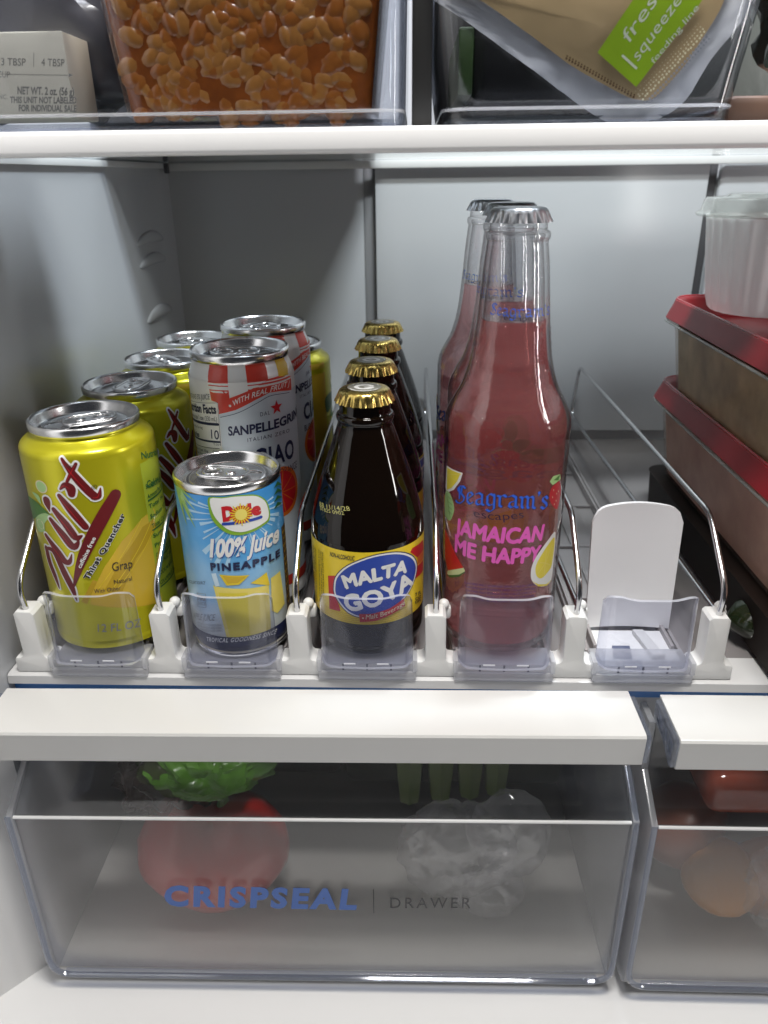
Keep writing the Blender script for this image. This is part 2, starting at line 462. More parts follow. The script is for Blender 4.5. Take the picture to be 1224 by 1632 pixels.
# ------------------------------------------------------------------ upper shelf
sh = thing('glass_shelf', 'white-fronted glass shelf above the drinks carrying the clear bins', 'shelf', (0, 0, 0))
bm = bmesh.new(); box(bm, -15, 689, 7.5, 378, 243.2, 247.2); finish('glass_pane', bm, SHELFG, sh)
bm = bmesh.new(); box(bm, -15.5, 689.5, -9, 7, 238.6, 247.6, 1.6, 3); finish('front_trim', bm, pbr('trim_white_plastic', (.88, .88, .88), .28, var=.015, vscale=20), sh)
bm = bmesh.new(); box(bm, -15.8, -12.4, 8, 379, 238.4, 242.6, .5); finish('side_rail', bm, GREYW, sh)
bm = bmesh.new(); box(bm, -12, 689, 374, 380, 236.4, 242.8, .8); finish('rear_rail', bm, GREYW, sh)
bm = bmesh.new(); box(bm, -12.2, -8.5, 369, 373.6, 234.5, 242.6, .8); finish('corner_clip', bm, DARKGAP, sh)

# ------------------------------------------------------------------ lower shelf
ls = thing('drawer_cover_shelf', 'lower shelf with pale grey front rail under the drink dispenser', 'shelf', (0, 0, 0))
bm = bmesh.new(); box(bm, -15, 689, 17.2, 391, SHELF-4, SHELF-.6); finish('glass_pane', bm, pbr('shelf_frosted_glass', (.24, .225, .225), .12, coat=.4), ls)
bm = bmesh.new(); prism(bm, [(-6, -16.6), (-5.4, -12), (-3.6, -11.2), (17, -11.2), (17, -16.6)], -15.5, 689, 'x', .35); finish('front_trim', bm, GREYW, ls)
bm = bmesh.new(); box(bm, -15.5, 689, -1, 17, -24.5, -16.8, .4); finish('blue_rail', bm, BLUE, ls)
bm = bmesh.new(); box(bm, -15.5, 689, 2, 16, -40, -24.7); finish('rail_support', bm, GREYW, ls)
for x0, x1, y0, y1 in ((301, 345, 240, 306), (301, 345, 150, 226)):
    bm = bmesh.new()
    for a in ((x0, x1, y0, y0+2.6), (x0, x1, y1-2.6, y1), (x0, x0+2, y0+2.7, y1-2.7), (x1-2, x1, y0+2.7, y1-2.7)):
        box(bm, a[0], a[1], a[2], a[3], SHELF-.5, SHELF+.3)
    finish('moulded_frame', bm, pbr('moulding', (.14, .13, .13), .3), ls)

# ------------------------------------------------------------------ drink dispenser
org = thing('drink_dispenser', 'five-lane drink dispenser with white posts, steel wire rails and clear stops', 'drink dispenser', (0, 0, 0))
def post_mesh():
    bm = bmesh.new()
    o = [(-10.4, -11), (10.8, -11), (10.8, -3.4)]
    o += [(9.6, -2.2), (7.0, -1.8), (5.8, -.6), (5.4, 1.2), (5.2, 24.6), (3.6, 26.4), (-4.2, 26.4), (-5.6, 24.8), (-5.2, 1.2), (-5.8, -.8), (-7.2, -1.8), (-9.6, -2), (-10.4, -3.2)]
    prism(bm, o, -3.2, 9, 'y', .8)
    # lug that holds the lower wire
    b2 = bmesh.new()
    box(b2, 2.4, 8.4, 9.2, 15, 16.5, 23.5, 1.6); merge(bm, b2)
    b2 = bmesh.new(); bmesh.ops.create_uvsphere(b2, u_segments=12, v_segments=8, radius=3.0)
    for v in b2.verts: v.co += Vector((4.4, 10.5, 25.2))
    merge(bm, b2)
    return bm
pm = None
for i in range(6):
    if pm is None:
        o = finish('divider_post', post_mesh(), POSTW, org); pm = o.data
    else:
        o = link(bpy.data.objects.new('divider_post', pm), org)
    o.location = (i*P_*S, 0, 0)
wm = None
for i in range(6):
    if wm is None:
        bm = bmesh.new()
        path = roundpath([(0, 1.5, 22), (0, -2.6, 41), (0, 32, 68.5), (0, 366, 67), (0, 383, 24), (0, 378, 15.5), (5.4, 12, 19)], 9, 6)
        tube(bm, path, 1.55, 12)
        o = finish('wire_rail', bm, WIRE, org); wm = o.data
    else: o = link(bpy.data.objects.new('wire_rail', wm), org)
    o.location = (i*P_*S, 0, 0)
def lane_track():
    bm = bmesh.new()
    box(bm, -27, 27, 12, 372, -10.9, -7.6, .6)
    for x in (-25, -20.5, 20.5, 25): box(bm, x-.9, x+.9, 13, 371, -7.5, -4.2 if abs(x) > 22 else -1.1, .3)
    box(bm, -8, 8, 14, 370, -7.5, -6.2, .3)
    for y in (70, 140, 210, 280, 350): box(bm, -19, 19, y, y+3, -7.45, -5.4, .3)
    return bm
TRACK = pbr('track_plastic', (.30, .28, .28), .28, coat=.2)
tm = None
for i in range(5):
    if tm is None: o = finish('lane_track', lane_track(), TRACK, org); tm = o.data
    else: o = link(bpy.data.objects.new('lane_track', tm), org)
    o.location = ((i+.5)*P_*S, 0, 0)
def clear_stop():
    """curved clear plate: outer and inner skin, wavy top edge, flanges folded back"""
    bm = bmesh.new(); nx, nz = 40, 16
    def ztop(x):
        a = abs(x)/23.5
        z = 39.2+2.0*math.exp(-((abs(x)-18)/5.5)**2)
        if a > .80: z -= 5.5*(1-math.sqrt(max(0, 1-((a-.80)/.2)**2)))
        return z
    def yy(x, t):
        a = abs(x); k = max(0, (a-18.2)/5.3)
        return -8.6-1.6*(1-(a/23.5)**2)*(1-t)**2-.7*(1-(a/23.5)**2)+7.5*k*k
    for off, flip in ((0, False), (1.9, True)):
        g = []
        for j in range(nz+1):
            t = j/nz
            row = []
            for i in range(nx+1):
                x = -23.5+47*i/nx; z = -1.2+(ztop(x)+1.2)*t
                wx = x*(1+.03*(1-t))
                row.append(bm.verts.new((wx*(1-off*.012), yy(x, t)+off, z)))
            g.append(row)
        if not flip: A = g
        else: B = g
        for j in range(nz):
            for i in range(nx):
                q = (g[j][i], g[j][i+1], g[j+1][i+1], g[j+1][i])
                bm.faces.new(q if not flip else q[::-1])
    rim = [(0, i) for i in range(nx+1)]+[(j, nx) for j in range(1, nz+1)]+[(nz, i) for i in range(nx-1, -1, -1)]+[(j, 0) for j in range(nz-1, 0, -1)]
    for k in range(len(rim)):
        a, b = rim[k], rim[(k+1) % len(rim)]
        bm.faces.new((A[b[0]][b[1]], A[a[0]][a[1]], B[a[0]][a[1]], B[b[0]][b[1]])).material_index = 1
    return bm
def stop_foot():
    bm = bmesh.new()
    box(bm, -25.6, 25.6, -6.5, 11, -10.8, -6.2, .7)
    box(bm, -24.6, 24.6, -5.2, 11, -6.1, -1.4, .7)
    for x in (-25, 25): box(bm, x-1.2, x+1.2, -6.6, 3, -6, 1.5, .4)
    return bm
EDGE = clear('clear_plastic_edge', (.86, .87, .93), 1.5, .08, milk=.55, milkcol=(.85, .86, .92))  # whitish milk imitates the bright rim lines of the clear plate
sm = fm = kmsh = None
for i in range(5):
    if sm is None:
        o = finish('clear_stop', clear_stop(), [CLEAR, EDGE], org, smooth=50); sm = o.data
        f = finish('stop_foot', stop_foot(), FOOT, o); fm = f.data
        bm = bmesh.new()
        for x in (-12.5, 0, 12.5): box(bm, x-.5, x+.5, -5.55, -5.3, -5.6, -1.8)
        k = finish('foot_mark', bm, pbr('dark_mark', (.10, .10, .13), .5), o); kmsh = k.data
        bm = bmesh.new()
        for x in (-8.5, 8.5): box(bm, x-3, x+3, -11.3, -11.05, 2.0, 2.7)
        tk = finish('stop_notch', bm, pbr('pale_notch', (.75, .76, .82), .4), o); tkm = tk.data
    else:
        o = link(bpy.data.objects.new('clear_stop', sm), org)
        link(bpy.data.objects.new('stop_foot', fm), o); link(bpy.data.objects.new('foot_mark', kmsh), o); link(bpy.data.objects.new('stop_notch', tkm), o)
    o.location = ((i+.5)*P_*S, 0, 0)
# the pusher of the empty lane
bm = bmesh.new(); nx, nz = 20, 20
def push_pt(x, t, off):
    a = abs(x)/24
    zt = 66.5+3.5*(1-a*a)
    if a > .7: zt -= 7*(1-math.sqrt(max(0, 1-((a-.7)/.3)**2)))
    z = -3+(zt+3)*t
    return ((x*(.96+.04*t)), 33+6*t+2.2*(1-a*a)+off, z)
G = []
for off in (0, 2.2):
    g = [[bm.verts.new(push_pt(-24+48*i/nx, j/nz, off)) for i in range(nx+1)] for j in range(nz+1)]; G.append(g)
    for j in range(nz):
        for i in range(nx):
            q = (g[j][i], g[j][i+1], g[j+1][i+1], g[j+1][i]); bm.faces.new(q if not off else q[::-1])
rim = [(0, i) for i in range(nx+1)]+[(j, nx) for j in range(1, nz+1)]+[(nz, i) for i in range(nx-1, -1, -1)]+[(j, 0) for j in range(nz-1, 0, -1)]
for k in range(len(rim)):
    a, b = rim[k], rim[(k+1) % len(rim)]
    bm.faces.new((G[0][b[0]][b[1]], G[0][a[0]][a[1]], G[1][a[0]][a[1]], G[1][b[0]][b[1]]))
pu = finish('pusher', bm, pbr('pusher_plastic', (.80, .80, .82), .16, coat=.3), org, smooth=60); pu.location = (4.5*P_*S+.0015, 0, 0)
bm = bmesh.new(); prism(bm, [(42.5, -3), (42.5, 40), (48, 30), (70, 2), (70, -3)], -12, 12, 'x', 1); finish('pusher_brace', bm, POSTW, pu)
bm = bmesh.new(); box(bm, -21, 21, 4, 33, -6.5, -4.4, .5); finish('pusher_sled', bm, WHITE, pu)
bm = bmesh.new(); prism(bm, [(-14, 5), (-4, 5), (-2.5, 17), (-12, 17)], -4.35, -3.9, 'z'); finish('spring_slot', bm, pbr('slot_blue_grey', (.10, .12, .20), .3), pu)
bm = bmesh.new(); prism(bm, [(6, 5), (13, 5), (8, 30), (2, 30)], -4.35, -1.6, 'z', .5); finish('spring_guide', bm, pbr('guide_plastic', (.62, .62, .62), .3), pu)

# ------------------------------------------------------------------ cans
def can_body(R, RR, H, neck, foot=None):
    """profile of the painted shell up to the rim seam"""
    foot = foot or [(0, R*.74), (1.5, R*.78), (8, R*.985), (10, R)]
    return smoothprof(foot[1:]+[(H-neck-8, R), (H-neck-3, R*.995), (H-neck+3, R*.975), (H-6.5, RR-1.0), (H-4.4, RR-1.1)], 5)
def ring_path(cx, cy, rx, ry, z, n=28, dz=0.):
    return [(cx+rx*math.cos(2*PI*i/n), cy+ry*math.sin(2*PI*i/n), z+dz*math.cos(2*PI*i/n)) for i in range(n)]
def can_lid(root, RR, H, tab_rot, big=False):
    bm = bmesh.new()
    prof = [(H-5.2, RR-1.3), (H-4.6, RR-.5), (H-3.4, RR-.15), (H-1.4, RR), (H-.5, RR-.25), (H, RR-.9), (H-.3, RR-1.6), (H-1.5, RR-2.0), (H-4.8, RR-3.2), (H-6.3, RR-4.0), (H-6.4, RR-4.8), (H-5.2, RR-5.6), (H-4.3, RR-6.4)]
    lathe(bm, prof, 72, close_bottom=False, close_top=False)
    lid = finish('lid', bm, ALU, root, smooth=60)
    bm = bmesh.new()
    prof = [(H-4.3, RR-6.35), (H-4.25, RR-9.5), (H-4.8, RR-10.2), (H-4.9, 6.), (H-4.6, 4.0), (H-4.55, .05)]
    lathe(bm, prof, 72, close_bottom=False, close_top=True)
    p = finish('lid_panel', bm, ALUD, lid, smooth=50)
    z = H-3.0
    bm = bmesh.new()
    # tab: outer loop, web and finger hole, nose
    o = [(-7.2, -6), (-7.6, 2), (-7.4, 9), (-5.5, 13.5), (0, 15), (5.5, 13.5), (7.4, 9), (7.6, 2), (7.2, -6), (4, -9.5), (0, -10.2), (-4, -9.5)]
    o = catmull(o, 4, True)
    tube(bm, [(x, y, z+.02*(y+10)) for x, y in o], 1.0, 8, True)
    tube(bm, ring_path(0, 8.2, 4.3, 4.3, z+.3, 24, 0), .75, 8, True)
    hole = [(5.2*math.cos(2*PI*i/24), 8.2+5.0*math.sin(2*PI*i/24)) for i in range(24)]
    tris = tessellate_polygon([[Vector((x, y, 0)) for x, y in o], [Vector((x, y, 0)) for x, y in hole]])
    V = [bm.verts.new((x, y, z+.02*(y+10)+.1)) for x, y in o+hole]
    for t in tris:
        try: bm.faces.new([V[i] for i in t])
        except ValueError: pass
    b2 = bmesh.new(); bmesh.ops.create_uvsphere(b2, u_segments=16, v_segments=8, radius=1)
    for v in b2.verts: v.co = Vector((v.co.x*2.8, -2+v.co.y*2.8, z+.4+v.co.z*.9))
    merge(bm, b2)
    bmesh.ops.transform(bm, matrix=Matrix.Rotation(tab_rot, 4, 'Z'), verts=bm.verts)
    finish('pull_tab', bm, ALU, lid, smooth=50)
    bm = bmesh.new()
    tube(bm, ring_path(0, -12.0, 8.6, 6.6, H-4.35), .42, 6, True)
    if big: tube(bm, ring_path(0, 0, RR-8, RR-8, H-4.1, 60), .35, 6, True)
    bmesh.ops.transform(bm, matrix=Matrix.Rotation(tab_rot, 4, 'Z'), verts=bm.verts)
    finish('score_line', bm, ALU, lid, smooth=50)
    return lid
def copy_tree(o, parent=None):
    c = o.copy(); COL.objects.link(c)
    if parent is not None: c.parent = parent
    for ch in list(o.children): copy_tree(ch, c)
    return c

# colours of the prints
I = {}
for k, c in dict(white=(.82, .82, .80), black=(.02, .02, .02), maroon=(.14, .005, .008), red=(.55, .012, .02), redl=(.62, .05, .03), leaf=(.28, .50, .14), leafd=(.06, .20, .03), mint=(.40, .62, .26),
                 gold=(.52, .33, .012), goldl=(.66, .44, .03), navy=(.012, .018, .07), blue=(.03, .13, .70), royal=(.02, .06, .38), skyl=(.42, .66, .86), pale=(.62, .78, .88), yellow=(.80, .60, .03), yel2=(.86, .72, .16),
                 cream=(.80, .74, .48), sand=(.62, .52, .38), brown=(.10, .05, .015), darkgreen=(.03, .13, .03), green=(.22, .42, .03), pink=(.78, .12, .52), ink=(.03, .02, .05), lemon=(.82, .68, .06), grey=(.30, .31, .33),
                 bluegrey=(.58, .65, .71), orange=(.70, .16, .015), silver=(.62, .64, .66), purple=(.10, .05, .22), berry=(.48, .02, .03), rind=(.62, .70, .38), tan=(.50, .37, .20), film=(.60, .61, .63), lime=(.26, .42, .01)).items():
    I[k] = ink(k+'_ink', c)

# ---- yellow grapefruit soda
SQX, SQY, SQR, SQH = 34.6, 32.3, 33.0, 122.0
sq_prof = can_body(SQR, 27.2, SQH, 14)
YEL = pbr('yellow_can_paint', (.64, .59, .016), .28, .55, coat=.25, var=.04, vscale=25)
sq = thing('soda_can', 'yellow soda can in front of its lane, diagonal maroon script facing out, second from nothing', 'can', (SQX, SQY, 0), 0, 'yellow soda cans')
bm = bmesh.new(); lathe(bm, [(0.2, SQR*.74)]+sq_prof, 72); finish('can_shell', bm, YEL, sq, smooth=50)
can_lid(sq, 27.2, SQH, math.radians(-62))
A = round_art(SQX, SQY, sq_prof, SQR, vstep=4).zoom(20, 620, 4.371)
A.part('colour_print')
A.poly([(560, 1400), (640, 1240), (760, 1060), (900, 900), (985, 830), (1030, 1000), (1040, 1480), (540, 1500)], I['goldl'], 0)
A.poly([(640, 1400), (760, 1180), (905, 960), (985, 900), (1000, 960), (860, 1180), (760, 1420)], I['gold'], 1)
A.poly([(480, 1480), (560, 1330), (590, 1340), (520, 1500)], I['gold'], 1)
for a, b in (((600, 1390), (900, 900)), ((690, 1400), (960, 930)), ((720, 1405), (985, 960))): A.stroke([a, b], .35, I['yellow'], 2, 0)
A.rect(-104, -34, 8, 110, I['goldl'], 0); A.rect(38, 103, 10, 100, ink('panel_green', (.40, .46, .03)), 0)
A.part('leaf_print')
for c, r in (((200, 680), 2.9), ((196, 940), 2.4)): 
    q = A.q(c); A.disc(q, r*1.16, I['cream'], 2, 24, 1.15); A.disc(q, r*.95, I['mint'], 3, 24, 1.15)
A.poly([(100, 745), (150, 770), (215, 830), (260, 880), (200, 870), (150, 905), (120, 860)], I['leafd'], 2, 4)
A.poly([(140, 715), (170, 760), (200, 800), (185, 740)], I['mint'], 4, 3)
A.poly([(165, 900), (215, 865), (265, 885), (225, 935), (225, 990), (180, 985)], I['mint'], 2, 4)
A.part('brand_script')
K = 1/4.371*.29                # zoom pixel to mm on the can face
strokes = [([(345, 485), (425, 595), (520, 700), (575, 748)], [16, 42, 46, 44]), ([(565, 750), (600, 745), (612, 690)], [36, 30, 8]), ([(380, 645), (412, 580), (442, 520)], [16, 22, 18]),
           ([(328, 742), (410, 845), (508, 958)], [26, 46, 40]), ([(335, 695), (365, 668), (405, 690), (412, 730)], [12, 34, 52, 40]),
           ([(290, 838), (372, 940), (440, 1030), (485, 1020)], [30, 46, 44, 10]), ([(268, 905), (350, 1010), (420, 1095), (455, 1075), (462, 1040)], [26, 46, 44, 24, 6]),
           ([(236, 1015), (310, 1120), (365, 1195), (400, 1200), (415, 1150)], [26, 46, 44, 28, 6]), ([(240, 1105), (262, 1200), (300, 1300), (330, 1385)], [34, 40, 34, 10]), ([(232, 1105), (290, 1130), (370, 1290), (420, 1390), (450, 1470)], [12, 34, 44, 36, 8]),
           ([(240, 775), (246, 800), (262, 850)], [50, 44, 6])]
for p, wd in strokes: A.stroke(p, [x*K*1.32 for x in wd], I['white'], 3, 5, grow=.95)
for p, wd in strokes: A.stroke(p, [x*K*1.32 for x in wd], I['maroon'], 6, 5)
for p, wd in strokes[:8]: A.stroke([(x-6, y+4) for x, y in p][:3], [.12, .3, .1], I['red'], 8, 5)
A.part('slogan')
A.stroke([(716, 735), (640, 870), (560, 1020), (480, 1200), (430, 1370)], [5.6, 6.4, 6.2, 4.8, 1.2], I['maroon'], 5, 5)
A.text('caffeine free', (478, 1248), (582, 1035), (452, 1236), I['white'], 8, bold=.02)
for wgt, m, l in ((.09, 'white', 6), (.035, 'black', 8)): A.text('Thirst Quencher', (528, 1330), (785, 872), (494, 1312), I[m], l, bold=wgt, spacing=1.08)
A.text('®', (550, 700), (588, 690), (548, 672), I['black'], 8)
A.part('flavour_text')
A.text('Grap', (695, 1268), (835, 1240), (690, 1208), I['black'], 5)
A.text('Natural', (708, 1356), (832, 1330), (704, 1328), I['black'], 5)
A.text('With Other', (570, 1420), (752, 1396), (568, 1392), I['ink'], 5)
A.zoom(0, 480, 2.72); A.text('12 FL OZ', (425, 1432), (610, 1408), (424, 1398), I['grey'], 5)
A.zoom(20, 620, 4.371)
A.part('nutrition_panel')
for k in range(11):
    v0 = 86-k*5.6
    A.text(('Serving Size 12 fl oz', 'Amount Per Serving', 'Total Fat 0g', 'Sodium 55mg', 'Total Carb 38g', 'Sugars 38g', 'Protein 0g', 'CARBONATED WATER', 'CITRIC ACID', 'SODIUM BENZOATE', 'GRAPEFRUIT JUICE')[k], (39.5, v0), (62, v0), (39.5, v0+2.3), I['darkgreen'], 3, uv=True, bold=.02)
    if k % 3 == 1: A.rect(39.5, 62, v0-1.6, v0-.7, I['darkgreen'], 3)
A.text('Nutrition', (896, 488), (1010, 446), (892, 440), I['darkgreen'], 4, bold=.02)
A.text('Calories', (935, 690), (1030, 640), (930, 640), I['darkgreen'], 4, bold=.02)
A.build(sq)
sq_labels = ['second yellow soda can of the leftmost lane, only part of its script showing', 'yellow soda can standing third in the leftmost lane, mostly hidden', 'yellow soda can standing last in the leftmost lane, in shadow', 'yellow soda can hidden behind the two tall red-striped cans']
for (x, y, rz), lb in zip(((34.8, 99.3, .95), (36.0, 165.5, 1.9), (37, 232, -.9), (1.5*P_+1, 214, 2.2)), sq_labels):
    c = copy_tree(sq); c.location = (x*S, y*S, 0); c.rotation_euler.z = rz; c['label'] = lb
sq['label'] = 'yellow soda can at the front of the leftmost lane, maroon diagonal script facing out'

# ---- tall red-striped sparkling can
SPX, SPY, SPR, SPH = 107.0, 76.5, 28.7, 147.0
sp_prof = can_body(SPR, 26.9, SPH, 15)
SPM = pbr('white_can_paint', (.80, .80, .79), .30, .1, coat=.3)
spc = thing('sparkling_can', 'tall red-striped can standing behind the blue juice can, nutrition panel showing', 'can', (SPX, SPY, 0), 0, 'tall red-striped cans')
bm = bmesh.new(); lathe(bm, [(0.2, SPR*.74)]+sp_prof, 72); finish('can_shell', bm, SPM, spc, smooth=50)
can_lid(spc, 26.9, SPH, math.radians(100))
A = round_art(SPX, SPY, sp_prof, SPR, vstep=3).zoom(280, 500, 4.7077)
A.part('stripes_with_reflection')
A.poly([(250, 328), (378, 330), (390, 430), (404, 634), (400, 700), (332, 752), (310, 665), (268, 650), (246, 430)], I['redl'], 1)
A.poly([(515, 325), (648, 312), (678, 400), (692, 492), (690, 540), (545, 600), (528, 450)], I['redl'], 1)
A.poly([(38, 300), (66, 295), (60, 400), (78, 560), (52, 560), (38, 400)], I['redl'], 1)
A.poly([(728, 290), (796, 262), (832, 370), (838, 466), (770, 470), (752, 380)], I['goldl'], 1)  # painted reflection: gold cast over what would be another red stripe
A.part('body_panel')
cv = [A.q(p) for p in ((325, 755), (450, 722), (600, 645), (700, 592), (850, 572))]
vb = 9.5
A.uvpoly([(cv[0][0], vb)]+[(cv[-1][0]+10, vb)]+[(cv[-1][0]+10, cv[-1][1])]+cv[::-1], I['bluegrey'], 1)
A.part('banner')
A.poly([(325, 753), (330, 700), (404, 634), (540, 580), (690, 490), (765, 468), (862, 466), (866, 572), (780, 580), (700, 592), (600, 645), (450, 722)], I['redl'], 3)
A.stroke([(338, 776), (470, 742), (620, 664), (720, 612), (850, 590)], .3, I['navy'], 4)
A.stroke([(408, 690), (409, 691)], 1.3, I['white'], 5, 0)
A.text('WITH REAL FRUIT J', (432, 694), (846, 540), (426, 652), I['white'], 5, mid=(640, 608), spacing=1.05, bold=.01)
A.part('brand_text')
st = A.q((756, 702)); rr = 4.1
A.uvpoly([(st[0]+(rr if k % 2 == 0 else rr*.42)*math.sin(PI*k/5), st[1]+(rr if k % 2 == 0 else rr*.42)*math.cos(PI*k/5)) for k in range(10)], I['red'], 4)
A.text('DAL', (634, 770), (706, 754), (632, 740), I['navy'], 4, spacing=1.3)
A.text('SANPELLEGRINO', (397, 912), (872, 800), (392, 846), I['navy'], 4, mid=(645, 884), bold=.035, frac=10/13)
A.text('ITALIAN ZERO', (540, 962), (850, 886), (537, 934), I['navy'], 4, mid=(700, 932), spacing=1.25)
A.text('CIAO', (9.0, 86.8), (36.2, 86.8), (9.0, 97.2), I['navy'], 4, bold=.03, spacing=1.1, uv=True)
A.text('BLOOD ORANGE', (9.0, 79.0), (39, 79.0), (9.0, 83.2), I['navy'], 4, uv=True)
A.part('fruit_print')
q = A.q((790, 1340)); A.disc(q, 15, I['orange'], 4, 40); A.disc(q, 12.5, I['red'], 5, 40)
for k in range(9):
    a = 2*PI*k/9; A.stroke([q, (q[0]+12*math.cos(a), q[1]+12*math.sin(a))], .5, I['orange'], 6, 0, uv=True)
A.rect(cv[0][0]+1, 60, 9.5, 16, I['redl'], 4)
A.part('nutrition_panel')
A.text('CONTAINS 5% JUICE', (62, 628), (258, 642), (62, 590), I['navy'], 4)
A.poly([(70, 644), (318, 668), (345, 1010), (120, 985)], I['white'], 2)
A.stroke([(72, 646), (316, 668), (340, 990)], .25, I['navy'], 4, 0)
A.text('Nutrition Facts', (62, 712), (308, 748), (60, 650), I['navy'], 4, bold=.04)
A.text('1 serving size 1 can (330 mL)', (70, 766), (313, 806), (69, 732), I['navy'], 4)
A.stroke([(92, 782), (318, 830)], 1.5, I['navy'], 4, 0)
A.text('Amount Per Serving', (98, 836), (205, 864), (97, 816), I['navy'], 4)
A.text('Calories', (98, 900), (182, 924), (96, 862), I['navy'], 4, bold=.03)
A.text('10', (270, 934), (328, 944), (266, 866), I['navy'], 4, bold=.01)
A.stroke([(110, 910), (334, 962)], 1.1, I['navy'], 4, 0)
A.text('% DV*', (286, 984), (336, 994), (285, 968), I['navy'], 4)
A.stroke([(120, 965), (330, 1010)], .3, I['navy'], 4, 0)
for k in range(4): A.text('Total Fat 0g   0%', (122+k*4, 1000+k*30), (330, 1045+k*30), (121+k*4, 982+k*30), I['navy'], 4)
A.build(spc)
c = copy_tree(spc); c.location = ((1.5*P_-.5)*S, 151*S, 0); c.rotation_euler.z = .72
c['label'] = 'second tall red-striped can, farther back, showing only the start of its name'

# ---- blue pineapple juice can
DX, DY, DR, DH = 107.7, 22.2, 26.5, 97.0
do_prof = [(2.6, 25.7), (3.4, 25.2), (4.6, 25.3), (6.5, 26.3), (9, 26.5), (50, 26.6), (88, 26.6), (92.4, 26.5)]
dj = thing('juice_can', 'short sky-blue pineapple juice can at the front of the second lane', 'can', (DX, DY, 0))
m, nt, out = newmat('sky_blue_can_paint')
p = nt.nodes.new('ShaderNodeBsdfPrincipled'); nt.links.new(p.outputs[0], out.inputs[0]); p.inputs['Roughness'].default_value = .36; p.inputs['Coat Weight'].default_value = .2
p.inputs['Metallic'].default_value = .15
tc = nt.nodes.new('ShaderNodeTexCoord'); sx = nt.nodes.new('ShaderNodeSeparateXYZ'); nt.links.new(tc.outputs['Object'], sx.inputs[0])
ns = nt.nodes.new('ShaderNodeTexNoise'); ns.inputs['Scale'].default_value = 55; ns.inputs['Detail'].default_value = 6; nt.links.new(tc.outputs['Object'], ns.inputs['Vector'])
ad = nt.nodes.new('ShaderNodeMath'); ad.operation = 'MULTIPLY_ADD'; ad.inputs[1].default_value = .035; nt.links.new(ns.outputs[0], ad.inputs[0]); nt.links.new(sx.outputs[2], ad.inputs[2])
cr = nt.nodes.new('ShaderNodeValToRGB'); nt.links.new(ad.outputs[0], cr.inputs[0])
mr = nt.nodes.new('ShaderNodeMapRange'); mr.inputs[1].default_value = .02; mr.inputs[2].default_value = .115; nt.links.new(ad.outputs[0], mr.inputs[0]); nt.links.new(mr.outputs[0], cr.inputs[0])
e = cr.color_ramp.elements; e[0].color = (.62, .55, .42, 1); e[0].position = .0; e[1].color = (.05, .30, .72, 1); e[1].position = 1
for pos, col in ((.20, (.62, .72, .78, 1)), (.38, (.36, .60, .82, 1)), (.65, (.10, .40, .78, 1))):
    x = e.new(pos); x.color = col
nt.links.new(cr.outputs[0], p.inputs[0])
BLUECAN = m
bm = bmesh.new(); lathe(bm, do_prof, 72, close_bottom=False); finish('can_shell', bm, BLUECAN, dj, smooth=50)
bm = bmesh.new(); lathe(bm, [(-.2, 24.2), (.1, 25.5), (1.2, 26.1), (2.4, 25.9), (2.7, 25.6)], 72); finish('bottom_rim', bm, ALU, dj, smooth=50)
can_lid(dj, 26.9, DH, math.radians(82), True)
A = round_art(DX, DY, do_prof, DR).zoom(260, 700, 5.5636)
A.part('sunburst')
c0 = A.q((690, 650))
for k in range(40):
    a = 2*PI*(k+random.uniform(-.3, .3))/40; r1 = random.uniform(19, 31); wdt = random.uniform(.015, .05)
    P3 = [(c0[0]+9*math.cos(a), c0[1]+9*math.sin(a)), (c0[0]+r1*math.cos(a-wdt), c0[1]+r1*math.sin(a-wdt)), (c0[0]+r1*math.cos(a+wdt), c0[1]+r1*math.sin(a+wdt))]
    if max(p[1] for p in P3) < 91: A.uvpoly(P3, I['skyl'], 0)
A.part('frond_print')
for tip, w1 in (((215, 770), 26), ((290, 790), 30), ((245, 700), 22), ((300, 640), 24), ((305, 560), 26), ((230, 600), 20), ((285, 720), 20)):
    A.poly([(104, 372), (104+w1, 380), tip], I['leaf'] if w1 % 4 else I['mint'], 2)
A.part('brand_logo')
A.poly([(404, 514), (520, 512), (650, 496), (795, 488), (868, 508), (920, 556), (944, 640), (938, 716), (885, 765), (805, 815), (700, 848), (595, 842), (510, 795), (438, 715), (404, 610)], I['green'], 3, 3)
A.poly([(420, 524), (520, 522), (650, 506), (792, 500), (860, 518), (908, 562), (932, 642), (926, 706), (878, 748), (800, 792), (705, 820), (615, 812), (545, 778), (475, 708), (432, 626)], I['white'], 5, 3)
A.text('D', (530, 722), (635, 702), (516, 606), I['red'], 7, bold=.07)
A.text('le', (752, 678), (868, 655), (742, 574), I['red'], 7, bold=.06)
A.stroke([(534, 750), (866, 688)], 1.55, I['royal'], 7, 0)
cs = A.q((690, 665))
A.disc(cs, 4.6, I['red'], 7, 30)
for k in range(20):
    a = 2*PI*k/20; A.stroke([(cs[0]+2.6*math.cos(a), cs[1]+2.6*math.sin(a)), (cs[0]+(5.6 if k % 2 else 4.8)*math.cos(a), cs[1]+(5.6 if k % 2 else 4.8)*math.sin(a))], .62, I['yellow'], 8, 0, uv=True)
A.disc(cs, 2.9, I['yel2'], 9, 24)
A.part('product_text')
for dx, m, l in ((.35, 'royal', 3), (0, 'white', 5)):
    def sh_(p): q = A.q(p); return (q[0]+dx, q[1]-dx)
    A.text('100%', sh_((415, 1036)), sh_((722, 1018)), sh_((408, 886)), I[m], l, bold=.045, uv=True, shear=.10, mid=sh_((570, 1036)))
    A.text('Juice', sh_((748, 1015)), sh_((1020, 896)), sh_((738, 868)), I[m], l, bold=.035, uv=True, shear=.22, mid=sh_((890, 968)))
A.text('PINEAPPLE', (425, 1158), (1032, 1032), (418, 1096), I['navy'], 5, mid=(735, 1145), bold=.05, spacing=1.25)
A.zoom(240, 480, 2.72)
A.part('drink_print')
